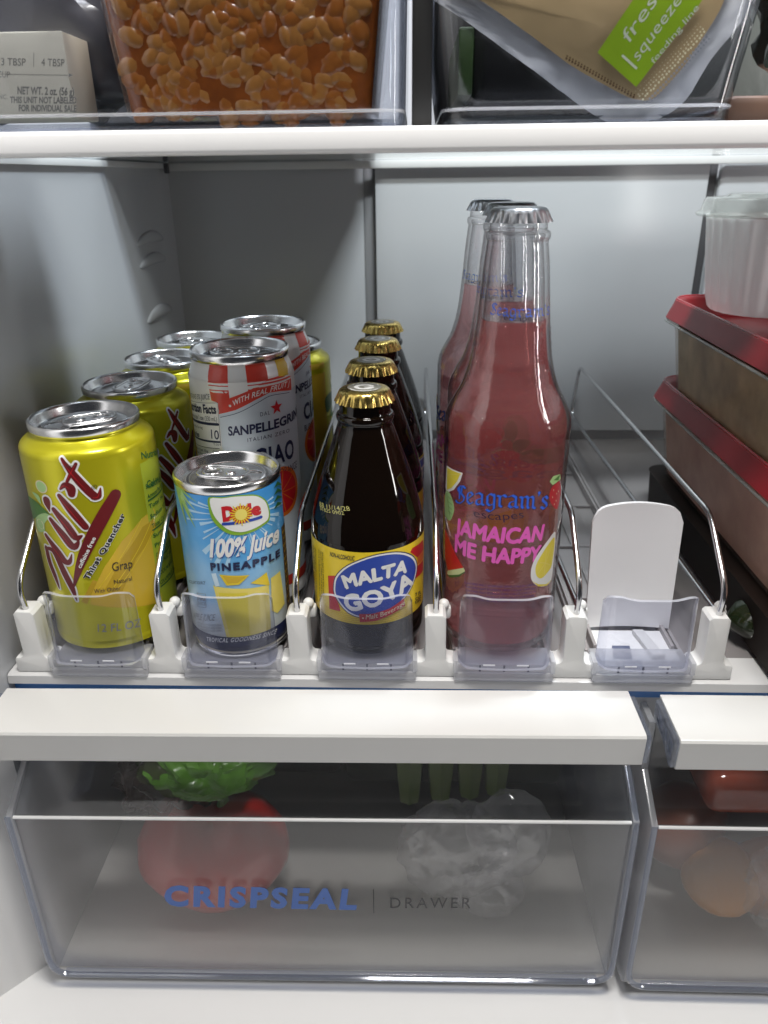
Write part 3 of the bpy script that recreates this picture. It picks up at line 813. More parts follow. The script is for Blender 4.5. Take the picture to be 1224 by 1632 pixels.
A.poly([(272, 1232), (512, 1228), (522, 1452), (332, 1462)], I['yel2'], 2)
A.poly([(295, 1262), (420, 1262), (430, 1450), (345, 1455)], I['lemon'], 3)
A.poly([(298, 1184), (428, 1186), (384, 1228), (330, 1232)], I['yellow'], 4); A.poly([(312, 1190), (414, 1192), (378, 1220), (336, 1222)], I['goldl'], 5)
A.poly([(432, 1222), (502, 1174), (516, 1230)], I['yellow'], 4)
A.poly([(264, 1180), (284, 1178), (300, 1232), (282, 1238)], I['pale'], 4)
A.poly([(520, 1200), (560, 1168), (580, 1310), (548, 1352), (524, 1340)], I['yel2'], 4)
A.part('pineapple_print')
q0 = A.q((572, 1080)); 
A.rect(q0[0]+.2, q0[0]+15, 14, 66, I['brown'], 4)
for i in range(6):
    for j in range(13):
        A.disc((q0[0]+1.4+i*2.4+(j % 2)*1.2, 17+j*3.8), .85, I['gold'], 5, 6)
for dv in (0, 6, 12, 18): A.poly([(568, 800+dv*4), (548, 780+dv*5), (532, 812+dv*5), (550, 796+dv*5)], I['darkgreen'], 4)
A.part('bottom_band')
va = A.q((380, 1455))[1]; A.rect(-83, 83, 3.6, va, I['navy'], 3)
A.text('TROPICAL GOODNESS SINCE', (246, 1472), (540, 1440), (245, 1454), I['white'], 6, mid=(385, 1474), spacing=1.2, bold=.02)
A.part('small_text')
A.stroke([(204, 1264), (240, 1268), (242, 1328), (207, 1322), (204, 1264)], .3, I['grey'], 4, 0)
A.text('100', (207, 1292), (239, 1298), (206, 1272), I['grey'], 5, bold=.03); A.text('JUICE', (208, 1312), (240, 1318), (208, 1300), I['grey'], 5)
A.text('APPLE JUICE', (190, 1372), (277, 1384), (190, 1346), I['grey'], 4)
for k in range(3): A.text('FROM CONCENTRATE WITH ADDED VITAMIN C', (205+k*2, 1396+k*13), (312, 1408+k*12), (205+k*2, 1387+k*13), I['grey'], 4)
A.text('EXCELLENT SOURCE', (168, 1218), (236, 1226), (168, 1206), I['navy'], 4)
A.build(dj)

# ------------------------------------------------------------------ crown caps
def crown_cap(r0, H, mat, parent, n=21):
    bm = bmesh.new(); seg = n*8
    prof = [(H-6.3, r0), (H-5.6, r0-.25), (H-4.2, r0-.9), (H-2.6, r0-1.5), (H-1.2, r0-2.1), (H-.45, r0-3.0), (H-.1, r0-4.4), (H, r0-6), (H, .05)]
    amp = [.75, .72, .55, .25, .08, 0, 0, 0, 0]
    def mod(k, a, r): return r+amp[k]*(abs(math.cos(a*n/2))**1.3-.5)*1.5
    lathe(bm, prof, seg, mod=mod, close_top=True)
    return finish('crown_cap', bm, mat, parent, smooth=60)

# ---- dark malt bottles
MX, MY, MH = 178.0, 24.5, 137.5
m_prof = smoothprof([(1.2, 25.2), (3.5, 27.6), (8, 28.8), (14, 29.2), (60, 29.4), (66, 29.2), (73, 28.3), (80, 26.6), (88, 24.4), (98, 21.2), (108, 17.6), (116, 14.8), (119.5, 13.3), (121.5, 13.2), (122.2, 13.9), (123.8, 14.2), (125.2, 13.8), (126, 12.6), (131, 12.4)], 4)
DGLASS = pbr('dark_brown_glass', (.004, .002, .001), .05, bump=.04, bscale=60, spec=.5)
mb = thing('malt_bottle', 'dark brown stubby bottle at the front of the middle lane, yellow label facing out', 'bottle', (MX, MY, 0), 0, 'dark stubby bottles')
bm = bmesh.new(); lathe(bm, m_prof, 72); finish('bottle_glass', bm, DGLASS, mb, smooth=60)
cap = crown_cap(14.4, MH, GOLD, mb)
AP = Art(lambda u, v, off: (u, v, MH+off), None, 0, 0); AP.part('cap_emblem')
AP.disc((0, 0), 8.2, pbr('cap_grey', (.33, .32, .27), .35, .5), 0, 40)
AP.stroke([(7.4*math.cos(a), 7.4*math.sin(a)) for a in np.linspace(3.6, 5.8, 12)], .7, I['white'], 2, 0, uv=True)
AP.stroke([(7.4*math.cos(a), 7.4*math.sin(a)) for a in np.linspace(.4, 2.6, 12)], .35, I['white'], 2, 0, uv=True)
AP.stroke([(4.0*math.cos(a), 3.6*math.sin(a)) for a in np.linspace(.5, 5.9, 22)], 2.1, I['white'], 2, 0, uv=True)
AP.stroke([(.6, -.6), (4.2, -.6)], 1.6, I['white'], 2, 0, uv=True)
AP.build(cap)
A = round_art(MX, MY, m_prof, 29.3).zoom(480, 840, 5.5636)
vt, vb = A.q((600, 226))[1], A.q((560, 864))[1]
A.part('paper_label')
LY = ink('label_yellow', (.84, .62, .02)); A.rect(-62, 62, vb, vt, LY, 0)
for k in range(5): A.rect(-62, 62, vb+.8+k*1.1, vb+1.2+k*1.1, I['goldl'], 1)
A.part('stripe_print')
A.poly([(240, 430), (305, 430), (290, 500), (292, 580), (340, 700), (350, 745), (252, 722)], I['red'], 2)
A.poly([(965, 222), (985, 185), (1075, 112), (1082, 190), (1030, 268)], I['red'], 2); A.poly([(1025, 345), (1078, 285), (1078, 380), (1010, 455)], I['red'], 2)
A.poly([(1030, 270), (1080, 200), (1080, 275), (1026, 335)], I['orange'], 2)
A.part('oval_emblem')
ov = [(285, 520), (300, 440), (370, 360), (480, 300), (640, 245), (800, 217), (920, 220), (1000, 260), (1028, 340), (1010, 450), (960, 570), (860, 690), (740, 770), (620, 805), (500, 800), (400, 750), (320, 650), (288, 580)]
OQ = catmull([A.q(p) for p in ov], 3, True); oc = np.mean(OQ, axis=0)
for k, m, l in ((1.0, 'navy', 3), (.975, 'white', 4), (.93, 'royal', 5)): A.uvpoly([tuple(oc+(np.array(p)-oc)*k) for p in OQ], I[m], l)
A.part('brand_text')
A.text('MALTA', (402, 540), (925, 395), (362, 432), I['white'], 8, bold=0, fat=.56, mid=(662, 472), spacing=1.02)
A.text('GOYA', (412, 738), (985, 500), (372, 598), I['white'], 7, bold=0, fat=.62, mid=(720, 672), spacing=1.03)
A.part('ribbon')
A.poly([(514, 766), (630, 764), (780, 718), (905, 628), (918, 690), (800, 768), (660, 828), (522, 838)], I['red'], 9, 0)
A.stroke([(548, 802), (549, 803)], .9, I['cream'], 11, 0)
A.text('Malt Beverage', (572, 812), (915, 676), (568, 772), I['cream'], 11, mid=(750, 775), shear=.2)
A.part('small_text')
A.text('NON-ALCOHOLIC', (257, 254), (472, 296), (258, 216), I['black'], 3, bold=.02)
for k, x in enumerate((128, 142, 172, 190, 205)):
    a, b = A.q((x, 640-k*10)), A.q((x-8, 170+k*14)); A.text('NOT FOR SALE WHERE PROHIBITED BY LAW'[:(14, 30, 36, 30, 24)[k]], a, b, (a[0]-(1.4 if k < 1 else .8), a[1]), I['black'], 3, uv=True, bold=.02)
q = A.q((105, 300))
for k in range(16): A.rect(q[0]-2.5, q[0]+.5, vb+3+k*1.3, vb+3+k*1.3+random.choice((.35, .6, .9)), I['black'], 3)
for k, y in enumerate((600, 640, 670)): A.text(('7 FL', 'OZ', 'DPL')[k], (1010, y+14-k*3), (1060, y-14-k*3), (1008, y-14), I['black'], 3, bold=.03)
A.zoom(460, 480, 2.72).part('date_code')
DATE = ink('date_ink', (.48, .46, .16))
A.text('BB 11/14/28', (136, 888), (268, 908), (136, 868), DATE, 1, spacing=1.05); A.text('01825 0902', (138, 904), (242, 926), (138, 888), DATE, 1, spacing=1.05)
A.build(mb)
mb_labels = ['dark brown stubby bottle second in the middle lane, gold cap with its emblem showing', 'dark brown stubby bottle third in the middle lane', 'dark brown stubby bottle last in the middle lane, dull gold cap against the back wall']
for (x, y, rz), lb in zip(((178.3, 83.6, 2.6), (179.4, 143.5, .9), (180, 203, -1.4)), mb_labels):
    c = copy_tree(mb); c.location = (x*S, y*S, 0); c.rotation_euler.z = rz; c['label'] = lb

# ---- pink cooler bottles
GX, GY, GH = 248.0, 28.5, 217.3
g_pts = [(1.0, 25), (3, 28.2), (7, 30.0), (14, 30.4), (60, 30.6), (112, 30.9), (120, 30.8), (126, 29.4), (132, 26.4), (138, 23.2), (145, 20.8), (153, 19.0), (170, 16.9), (189, 15.3), (200, 14.1), (203.2, 13.7), (204, 14.3), (206, 14.5), (207.3, 14.0), (208, 13.0), (211, 12.8), (214.5, 12.4)]
g_prof = smoothprof(g_pts, 5)
def liquidmat():
    m, nt, out = newmat('pink_drink')
    g = nt.nodes.new('ShaderNodeBsdfGlass'); g.inputs['IOR'].default_value = 1.34; g.inputs['Roughness'].default_value = .02; g.inputs[0].default_value = (1, .93, .93, 1)
    d = nt.nodes.new('ShaderNodeBsdfDiffuse'); d.inputs[0].default_value = (.95, .37, .36, 1)
    t = nt.nodes.new('ShaderNodeBsdfTranslucent'); t.inputs[0].default_value = (.96, .39, .38, 1)
    a = nt.nodes.new('ShaderNodeMixShader'); a.inputs[0].default_value = .5; b = nt.nodes.new('ShaderNodeMixShader'); b.inputs[0].default_value = .16
    nt.links.new(d.outputs[0], a.inputs[1]); nt.links.new(t.outputs[0], a.inputs[2])
    tp = nt.nodes.new('ShaderNodeBsdfTransparent'); tp.inputs[0].default_value = (1, .76, .76, 1)
    gt = nt.nodes.new('ShaderNodeMixShader'); gt.inputs[0].default_value = .45
    nt.links.new(g.outputs[0], gt.inputs[1]); nt.links.new(tp.outputs[0], gt.inputs[2])
    nt.links.new(gt.outputs[0], b.inputs[1]); nt.links.new(a.outputs[0], b.inputs[2]); nt.links.new(b.outputs[0], out.inputs[0])
    return m
BG, LQ = clear('clear_bottle_glass', (.97, .97, .975), 1.6, .02, bump=.42, bscale=90, edge=(.50, .48, .48)), liquidmat()
FILLZ = 169.0
gb = thing('cooler_bottle', 'tall pink drink bottle at the front of the fourth lane, fruit label facing out', 'bottle', (GX, GY, 0), 0, 'tall pink drink bottles')
bm = bmesh.new(); lathe(bm, g_prof, 80, close_top=True)
b2 = bmesh.new(); inn = [(z, r-2.4) for z, r in g_prof if FILLZ+.4 <= z <= 206]
lathe(b2, [(FILLZ+.3, float(np.interp(FILLZ, [p[0] for p in g_prof], [p[1] for p in g_prof]))-2.4)]+inn, 80, close_top=True)
for f in b2.faces: f.normal_flip()
merge(bm, b2)
finish('bottle_glass', bm, BG, gb, smooth=60)
bm = bmesh.new(); liq = [(5, 22.)]+[(z, r-2.2) for z, r in g_prof if 6 < z < FILLZ]
lathe(bm, liq+[(FILLZ, liq[-1][1])], 80, close_top=True); finish('drink', bm, LQ, gb, smooth=60)
crown_cap(14.6, GH, SILV, gb)
bm = bmesh.new(); rg = random.Random(8)
for k in range(260):
    zz = 203-rg.random()**.8*60 if k < 200 else rg.uniform(118, 150); a = rg.uniform(-1.6, 1.6); rr = float(np.interp(zz, [p[0] for p in g_prof], [p[1] for p in g_prof]))
    q_ = rg.uniform(.18, .55)
    blob(bm, (rr*math.sin(a), -rr*math.cos(a), zz), q_, 1, squash=(1, 1, rg.uniform(1, 1.7)))
tag(finish('water_bead', bm, clear('water_bead_clear', (.97, .97, .97), 1.45, .02), gb, smooth=80), kind='stuff')
A = round_art(GX, GY, g_prof, 30.6, vstep=5).zoom(690, 720, 5.3217)
GLY = {'S': [[(.80, 1.22), (.62, 1.40), (.35, 1.38), (.16, 1.18), (.24, .98), (.55, .74), (.74, .48), (.66, .2), (.40, .0), (.12, .06), (.0, .22)], [(.30, 1.30), (.34, .9), (.34, .35)], [(.52, 1.3), (.50, .9)]],
       'e': [[(.14, .88), (.10, .7), (.10, .22), (.28, .03), (.50, .20)], [(.14, .86), (.32, .98), (.48, .78), (.16, .46)]],
       'a': [[(.06, .84), (.26, .99), (.46, .84), (.46, .14), (.60, .04)], [(.44, .58), (.14, .42), (.10, .16), (.24, .02), (.44, .18)]],
       'g': [[(.46, .86), (.26, .99), (.10, .80), (.10, .22), (.24, .05), (.46, .22)], [(.46, .98), (.50, .8), (.50, -.18), (.28, -.42), (.06, -.26)]],
       'r': [[(.0, .90), (.14, .82), (.14, .14), (.26, .02)], [(.16, .78), (.34, .98), (.50, .82)]],
       'm': [[(.0, .90), (.13, .82), (.13, .14), (.22, .02)], [(.15, .78), (.33, .97), (.45, .84), (.45, .14), (.54, .02)], [(.47, .78), (.65, .97), (.77, .84), (.77, .14), (.92, .02)]],
       "'": [[(.06, 1.32), (.14, 1.18), (.08, 1.04)]],
       's': [[(.48, .80), (.32, .99), (.12, .86), (.14, .66), (.40, .42), (.46, .2), (.26, .0), (.04, .16)]]}
ADV = {'S': .88, 'e': .60, 'a': .68, 'g': .66, 'r': .56, 'm': 1.0, "'": .24, 's': .58}
def blackletter(A, a, mid, b, xh, layer, word="Seagram's", dark=True):
    """pen strokes of a broad nib, set along a curved baseline"""
    a, mid, b = [np.array(A.q(p)) for p in (a, mid, b)]; C = 2*mid-.5*(a+b)
    tot = sum(ADV[ch] for ch in word); x = 0
    for col, l, wd in ((('ink', layer, .30),) if dark else ())+(('blue', layer+2, .20),):
        x = 0
        for ch in word:
            for k, stt in enumerate(GLY[ch]):
                P = []
                for gx, gy in stt:
                    t = (x+gx)/tot; p = a*(1-t)**2+C*2*t*(1-t)+b*t*t
                    P.append((p[0]+(.12 if col == 'ink' else 0), p[1]+gy*xh-(.12 if col == 'ink' else 0)))
                A.stroke(P, wd*xh, I[col], l+.25*k, 0, nib=math.radians(38), uv=True)
                if True: A.stroke(P, (.07 if col == 'blue' else .13)*xh, I[col], l+.25*k+.12, 0, uv=True)
            x += ADV[ch]
A.part('brand_text')
blackletter(A, (196, 432), (560, 468), (975, 482), 6.6, 1)
A.part('product_text')
A.text('escapes', (345, 545), (772, 556), (344, 478), I['ink'], 2, mid=(560, 577), bold=.0)
A.text('JAMAICAN', (196, 682), (916, 746), (204, 560), I['pink'], 2, mid=(556, 768), bold=0, fat=.48)
A.text('ME HAPPY', (190, 842), (896, 918), (196, 722), I['pink'], 2, mid=(540, 940), bold=0, fat=.48)
A.part('fruit_print')
A.poly([(120, 115), (255, 180), (232, 250), (180, 322), (118, 348), (110, 300)], I['white'], 2); A.poly([(124, 132), (236, 184), (208, 248), (162, 305), (122, 322)], I['lemon'], 3)
qv = A.q((122, 180))
for pt in ((210, 250), (165, 300), (240, 190)): A.stroke([(124, 190), pt], .35, I['yel2'], 4, 0)
A.poly([(108, 345), (140, 342), (172, 420), (182, 500), (150, 582), (118, 560), (104, 520)], I['mint'], 2, 3); A.stroke([(120, 350), (150, 560)], .35, I['leafd'], 3, 0)
for yy in (400, 440, 480, 520): A.stroke([(132, yy-20), (165, yy+10)], .25, I['leafd'], 3, 0)
A.poly([(104, 640), (128, 705), (182, 840), (262, 985), (130, 1010), (106, 900)], I['red'], 2); A.poly([(128, 1006), (262, 982), (275, 1012), (222, 1050), (150, 1058), (124, 1032)], I['rind'], 3); A.poly([(130, 1044), (225, 1040), (275, 1012), (270, 1024), (222, 1060), (150, 1066)], I['darkgreen'], 4)
A.poly([(1072, 252), (1082, 330), (1064, 440), (1045, 488), (1002, 440), (985, 380), (1000, 310), (1036, 272)], I['berry'], 2, 3)
for xx, yy in ((1020, 320), (1045, 350), (1010, 380), (1040, 410), (1025, 440), (1060, 330)): A.stroke([(xx, yy), (xx+2, yy+8)], .4, I['cream'], 3, 0)
A.poly([(988, 252), (1018, 205), (1075, 188), (1080, 230), (1042, 262), (1012, 282)], I['mint'], 3); A.poly([(1020, 240), (1075, 190), (1060, 240)], I['leafd'], 4)
A.poly([(1038, 684), (980, 740), (900, 850), (848, 940), (828, 1020), (838, 1092), (890, 1138), (962, 1132), (1002, 1080), (1018, 950)], I['white'], 2, 3)
A.poly([(1030, 728), (972, 790), (902, 900), (868, 980), (876, 1050), (916, 1072), (968, 1022), (1006, 950)], I['lemon'], 3, 3)
for pt in ((1010, 780), (960, 830), (905, 940), (890, 1030), (940, 1045), (990, 960)): A.stroke([(950, 940), pt], .4, I['yel2'], 4, 0)
A.poly([(840, 1095), (890, 1140), (962, 1134), (1000, 1085), (960, 1120), (890, 1122)], I['lemon'], 4)
A.part('small_text')
A.zoom(660, 680, 4.08)
for k in range(5): A.text('FLAVORED MALT BEVERAGE SERVE CHILLED OVER ICE AND ENJOY'[:46+k], (330+k*4, 1020+k*24), (800-k*6, 1030+k*24), (330+k*4, 1006+k*24), I['purple'], 2, mid=(565, 1046+k*24))
A.part('back_print')
for k in range(7):                                       # the label's other side, seen through the drink
    u = 96+random.uniform(-26, 26); vv = 92+random.uniform(0, 16); cl = random.choice(('berry', 'leafd', 'red', 'purple'))
    A.disc((u, vv), random.uniform(2.5, 5), I[cl], 0, 14, 1.3)
A.disc((90, 104), 6, I['leafd'], 1, 10, .6); A.disc((104, 98), 7, I['berry'], 1, 16)
A.text('Seagram', (72, 84), (120, 84), (72, 90), I['purple'], 1, uv=True)
A.disc((118, 60), 9, I['lemon'], 1, 24)
A.zoom(660, 290, 4.08).part('neck_print')
blackletter(A, (498, 858), (680, 878), (880, 858), 3.5, 1, dark=False)
A.text('escapes', (584, 896), (790, 893), (584, 862), I['ink'], 2, mid=(688, 904))
A.build(gb)
for (x, y, rz), lb in zip(((252.2, 91, -.75), (248, 153, -.55)), ['tall pink drink bottle second in the fourth lane, almost hidden behind the front one', 'last pink drink bottle of the fourth lane, its side showing left of the front one']):
    c = copy_tree(gb); c.location = (x*S, y*S, 0); c.rotation_euler.z = rz; c['label'] = lb

# ------------------------------------------------------------------ crisper drawers
DARKE = clear('bluish_clear_edge', (.76, .79, .86), 1.5, .06, milk=.14, milkcol=(.6, .63, .70))
UPPER = clear('drawer_top_plastic', (.80, .81, .82), 1.5, .06, milk=.05, milkcol=(.6, .6, .6))  # tint darkened in place of the handle's shade on the contents
def drawer(x0, x1, yaw, px, label, ext=7):
    """x0, x1 in the drawer's own frame (pivot px, -40)"""
    d = thing('crisper_drawer', label, 'drawer', (px, -40, 0), yaw, 'crisper drawers')
    L = x1-x0
    # handle bar: sloped top, front face, rounded front edge
    bm = bmesh.new()
    pr = [(26, -12.0), (-5.4, -12.7), (-6.8, -13.1), (-7.6, -14.2), (-6.4, -30.8), (-5.2, -31.5), (-4.0, -30.6), (-4.8, -16.0), (26, -15)]
    prism(bm, pr, x0, x1, 'x', .25); finish('handle', bm, pbr('handle_plastic', (.63, .625, .61), .20, var=.02, vscale=20, rvar=.05), d)
    for xx in (x0-2.6, x1+.3):
        bm = bmesh.new(); prism(bm, [(23, -12.8), (-5.6, -13.4), (-7, -15), (-6, -30), (-4, -30.8), (8, -25), (23, -24)], xx, xx+2.3, 'x', .2)
        finish('end_cap', bm, DARKE, d)
        bm = bmesh.new()
        for k in range(3): box(bm, xx-.5 if xx < 0 else xx+2.35, xx-.1 if xx < 0 else xx+2.75, -5+k*8, 0+k*8, -24+k*1.5, -16, .3)
        finish('cap_rib', bm, DARKE, d)
    bm = bmesh.new()
    for k in range(10):
        xx = random.uniform(x0+5, x1-5); tt = random.uniform(.05, .95)
        blob(bm, (xx, 26-34.4*tt, -12.25-.75*tt), random.uniform(.14, .34), 1, squash=(1.4, 1, .4))
    tag(finish('crumb', bm, pbr('crumb_brown', (.22, .17, .13), .7), d), kind='stuff')
    # bin: front panel, sloped upper part, sides, floor
    xa, xb = x0-3, x1+ext
    bm = bmesh.new(); box(bm, xa+4, xb-4, 2.0, 4.4, -196, -77, .9); finish('front_panel', bm, FROST, d)
    bm = bmesh.new(); prism(bm, [(2, -76.9), (4.4, -76.9), (29.5, -62), (29, -29.6), (26.6, -29.6), (27, -60.8)], xa+4, xb-4, 'x', .5); finish('upper_panel', bm, UPPER, d)
    bm = bmesh.new(); tube(bm, [(xa+4, 2.0, -77.2), (xb-4, 2.0, -77.2)], .9, 8); finish('ridge', bm, pbr('ridge_plastic', (.80, .80, .80), .25), d)
    for xs, xe in ((xa, xa+3.6), (xb-3.6, xb)):
        bm = bmesh.new()
        prism(bm, [(1.0, -76), (26, -61), (26, -29.6), (360, -29.6), (360, -204), (12, -204), (5.5, -202), (1.4, -197)], xs, xe, 'x', .7); finish('side_wall', bm, SIDEW, d)
    bm = bmesh.new(); box(bm, xa+3.8, xb-3.8, 4.6, 360, -204, -200, .8); finish('bin_floor', bm, pbr('bin_floor_plastic', (.54, .53, .52), .3), d)
    bm = bmesh.new()
    tube(bm, roundpath([(xa+1.5, .6, -76), (xa+1.8, .6, -193), (xa+8, .6, -200.5), (xb-8, .6, -200.5), (xb-1.8, .6, -193), (xb-1.5, .6, -76), (xb-1.5, 25, -61)], 9, 6), 1.6, 8)
    finish('edge_bead', bm, DARKE, d)
    bm = bmesh.new(); box(bm, xa+10, xb-10, .4, 2.6, -200.5, -196.6, .6); finish('bottom_lip', bm, CLEARB, d)
    bm = bmesh.new(); box(bm, xa+3.8, xb-3.8, 357, 360, -199.8, -29.6, .5); finish('rear_wall', bm, pbr('bin_rear_plastic', (.5, .5, .5), .4), d)
    return d
dl = drawer(-164, 158.5, .0132, 154, 'left crisper drawer with blue printed lettering on its frosted front')
dr = drawer(-150, 172, .004, 477.5, 'right crisper drawer holding the red-brown packet, cut off by the frame')
A = plane_art(-40+2.0, 0, 154, .0132).zoom(0, 0, 1)
LB = pbr('blue_lettering', (.05, .13, .42), .4); LK = pbr('black_lettering', (.03, .03, .035), .4)
A.part('lettering')
A.text('CRISPSEAL', (262, 1442), (568, 1448), (262, 1412), LB, 2, bold=.05, spacing=1.25)
A.text('DRAWER', (622, 1447), (750, 1447), (622, 1430), LK, 2, spacing=1.3, bold=.0)
a_, b_ = A.q((595, 1417)), A.q((595, 1455)); A.rect(a_[0]-.25, a_[0]+.25, b_[1], a_[1], LK, 2)
for o in A.build(dl): o.location = (0, 2.0*S, 0)

# contents of the drawers
def crumple(bm, c, r, sub, amp, fq, seed, squash):
    b2 = bmesh.new(); bmesh.ops.create_icosphere(b2, subdivisions=sub, radius=1)
    for v in b2.verts:
        d = v.co.normalized(); p = Vector((d.x*r*squash[0], d.y*r*squash[1], d.z*r*squash[2])); o = Vector((seed, seed*1.3, -seed))
        w_ = Vector((noise.noise(p*fq*.7+o), noise.noise(p*fq*.7-o), noise.noise(p*fq*.7+o*2)))*.6
        k = 1+amp*(.5-abs(noise.noise(p*fq+o+w_))*1.8)+amp*.45*(.4-abs(noise.noise(p*fq*2.6-o+w_*2))*1.8)+amp*.8*noise.noise(p*fq*.35+o)
        v.co = p*k+Vector(c)
    merge(bm, b2)
def heart(d):
    a = math.atan2(d.y, d.x)
    return 1+.10*math.cos(3*a+.6)-.26*max(0, d.z)**4-.10*max(0, -d.z)**2*(.4+.6*math.cos(3*a+.6))
bp = thing('bell_pepper', 'large glossy red bell pepper with lobes behind the blue lettering', 'pepper', (77, 14, -158))
bm = bmesh.new(); blob(bm, (0, 0, 0), 46, 4, amp=.05, freq=.04, seed=3.)
for v in bm.verts:
    x, y, z = v.co/46
    dip = .30*math.exp(-((x-.12)/.30)**2)*max(0, z)**1.5+.07*math.exp(-((x-.12)/.2)**2)*max(0, -y)*max(0, z+.3)
    tp = 1-.34*max(0, -z-.1)
    v.co = Vector((x*tp*47, y*tp*36, z*46))*(1-dip)
finish('pepper_flesh', bm, pbr('red_pepper_skin', (.50, .012, .006), .3, coat=.4, var=.2, vscale=18), bp)
bm = bmesh.new(); tube(bm, [(6, 4, 24), (8, 6, 40), (12, 10, 50)], [4.5, 3, 3.4], 10); finish('pepper_stem', bm, I['leaf'], bp)
bm = bmesh.new(); crumple(bm, (76, 22, -98), 41, 5, .22, .06, 3.1, (1.0, .5, .40)); tag(finish('salad_bag', bm, pbr('green_leaf_bag', (.10, .27, .02), .3, var=.35, vscale=45, bump=.5, bscale=90, coat=.2)), 'bright green bag of salad leaves pressed against the left drawer front', 'salad bag')
bm = bmesh.new(); crumple(bm, (48, 24, -112), 40, 5, .34, .06, 7.7, (.75, .5, .6)); tag(finish('film_bag', bm, clear('mauve_film', (.70, .62, .62), 1.35, .3, milk=.30, milkcol=(.15, .105, .10), bump=.5, bscale=160)), 'crinkled brownish film bag left of the red pepper', 'film bag')
bm = bmesh.new(); crumple(bm, (228, 6, -146), 34, 5, .20, .05, 12.2, (1.0, .55, .95)); crumple(bm, (262, 12, -138), 25, 5, .20, .05, 4.2, (.9, .6, 1.1)); crumple(bm, (250, 4, -178), 19, 5, .24, .07, 9.2, (1.1, .6, .9)); tag(finish('produce_bag', bm, clear('produce_film', (.92, .92, .93), 1.9, .12, milk=.15, milkcol=(.85, .85, .87), bump=.7, bscale=170)), 'crumpled clear produce bag right of the printed lettering', 'plastic bag')
for k, x in enumerate((200, 222, 243, 262)):
    t = thing('celery_stalk', ['pale green celery stalk nearest the red pepper', 'pale green celery stalk, second along from the red pepper', 'pale green celery stalk, third along from the red pepper', 'pale green celery stalk farthest from the red pepper'][k], 'celery', (x, 78+k*3, -116), 0, 'celery stalks in the left drawer')
    bm = bmesh.new(); lathe(bm, smoothprof([(-60, 7), (-20, 9.5), (20, 9), (46, 5)], 4), 20, close_top=True, mod=lambda kk, a, r: r*(1+.09*math.cos(7*a))); finish('stalk', bm, pbr('celery_green', (.30, .40, .14), .4, var=.3, vscale=50), t)
    bm = bmesh.new(); blob(bm, (0, 0, 54), 11, 3, .5, .12, k+2.); finish('leaf_tuft', bm, I['darkgreen'], t)
bm = bmesh.new(); box(bm, 150, 318, 112, 290, -198, -40, 8); tag(finish('cabbage_bag', bm, pbr('dark_green_bag', (.035, .05, .03), .3, var=.5, vscale=30, bump=.6, bscale=50)), 'dark green bag filling the back of the left drawer', 'bag')
bm = bmesh.new(); box(bm, 20, 148, 120, 300, -198, -50, 8); tag(finish('dark_packet', bm, pbr('dark_brown_bag', (.04, .03, .03), .3, var=.4, vscale=30, bump=.5, bscale=40)), 'dark packet behind the red pepper', 'packet')
pk = thing('meat_packet', 'shiny red-brown packet lying at the top of the right drawer', 'packet', (418, 26, -103))
bm = bmesh.new(); box(bm, -45, 70, -22, 120, -12, 18, 9, 3); finish('wrap', bm, pbr('red_brown_film', (.42, .085, .045), .14, coat=.7, var=.4, vscale=25, bump=.5, bscale=45), pk)
bm = bmesh.new(); blob(bm, (394, 12, -170), 23, 3, .08, .05, 2.0); tag(finish('orange', bm, pbr('orange_peel', (.62, .26, .05), .4, bump=.3, bscale=500)), 'small orange in the right drawer under the red-brown packet', 'orange')
bm = bmesh.new(); blob(bm, (428, 14, -172), 28, 3, .08, .05, 5.0, (1.1, .7, 1)); tag(finish('peach', bm, pbr('peach_skin', (.50, .20, .10), .45, var=.4, vscale=30)), 'pinkish peach in the right drawer by the frame edge', 'peach')
bm = bmesh.new(); blob(bm, (378, 42, -160), 28, 3, .15, .05, 8.0); tag(finish('dark_plum', bm, pbr('plum_skin', (.30, .10, .06), .35, var=.4, vscale=30)), 'dark reddish plum left of the orange in the right drawer', 'plum')
bm = bmesh.new(); crumple(bm, (434, -8, -152), 36, 5, .34, .06, 22.2, (.9, .45, .95)); tag(finish('fruit_bag', bm, FILM), 'crinkled clear bag over the fruit in the right drawer', 'plastic bag')

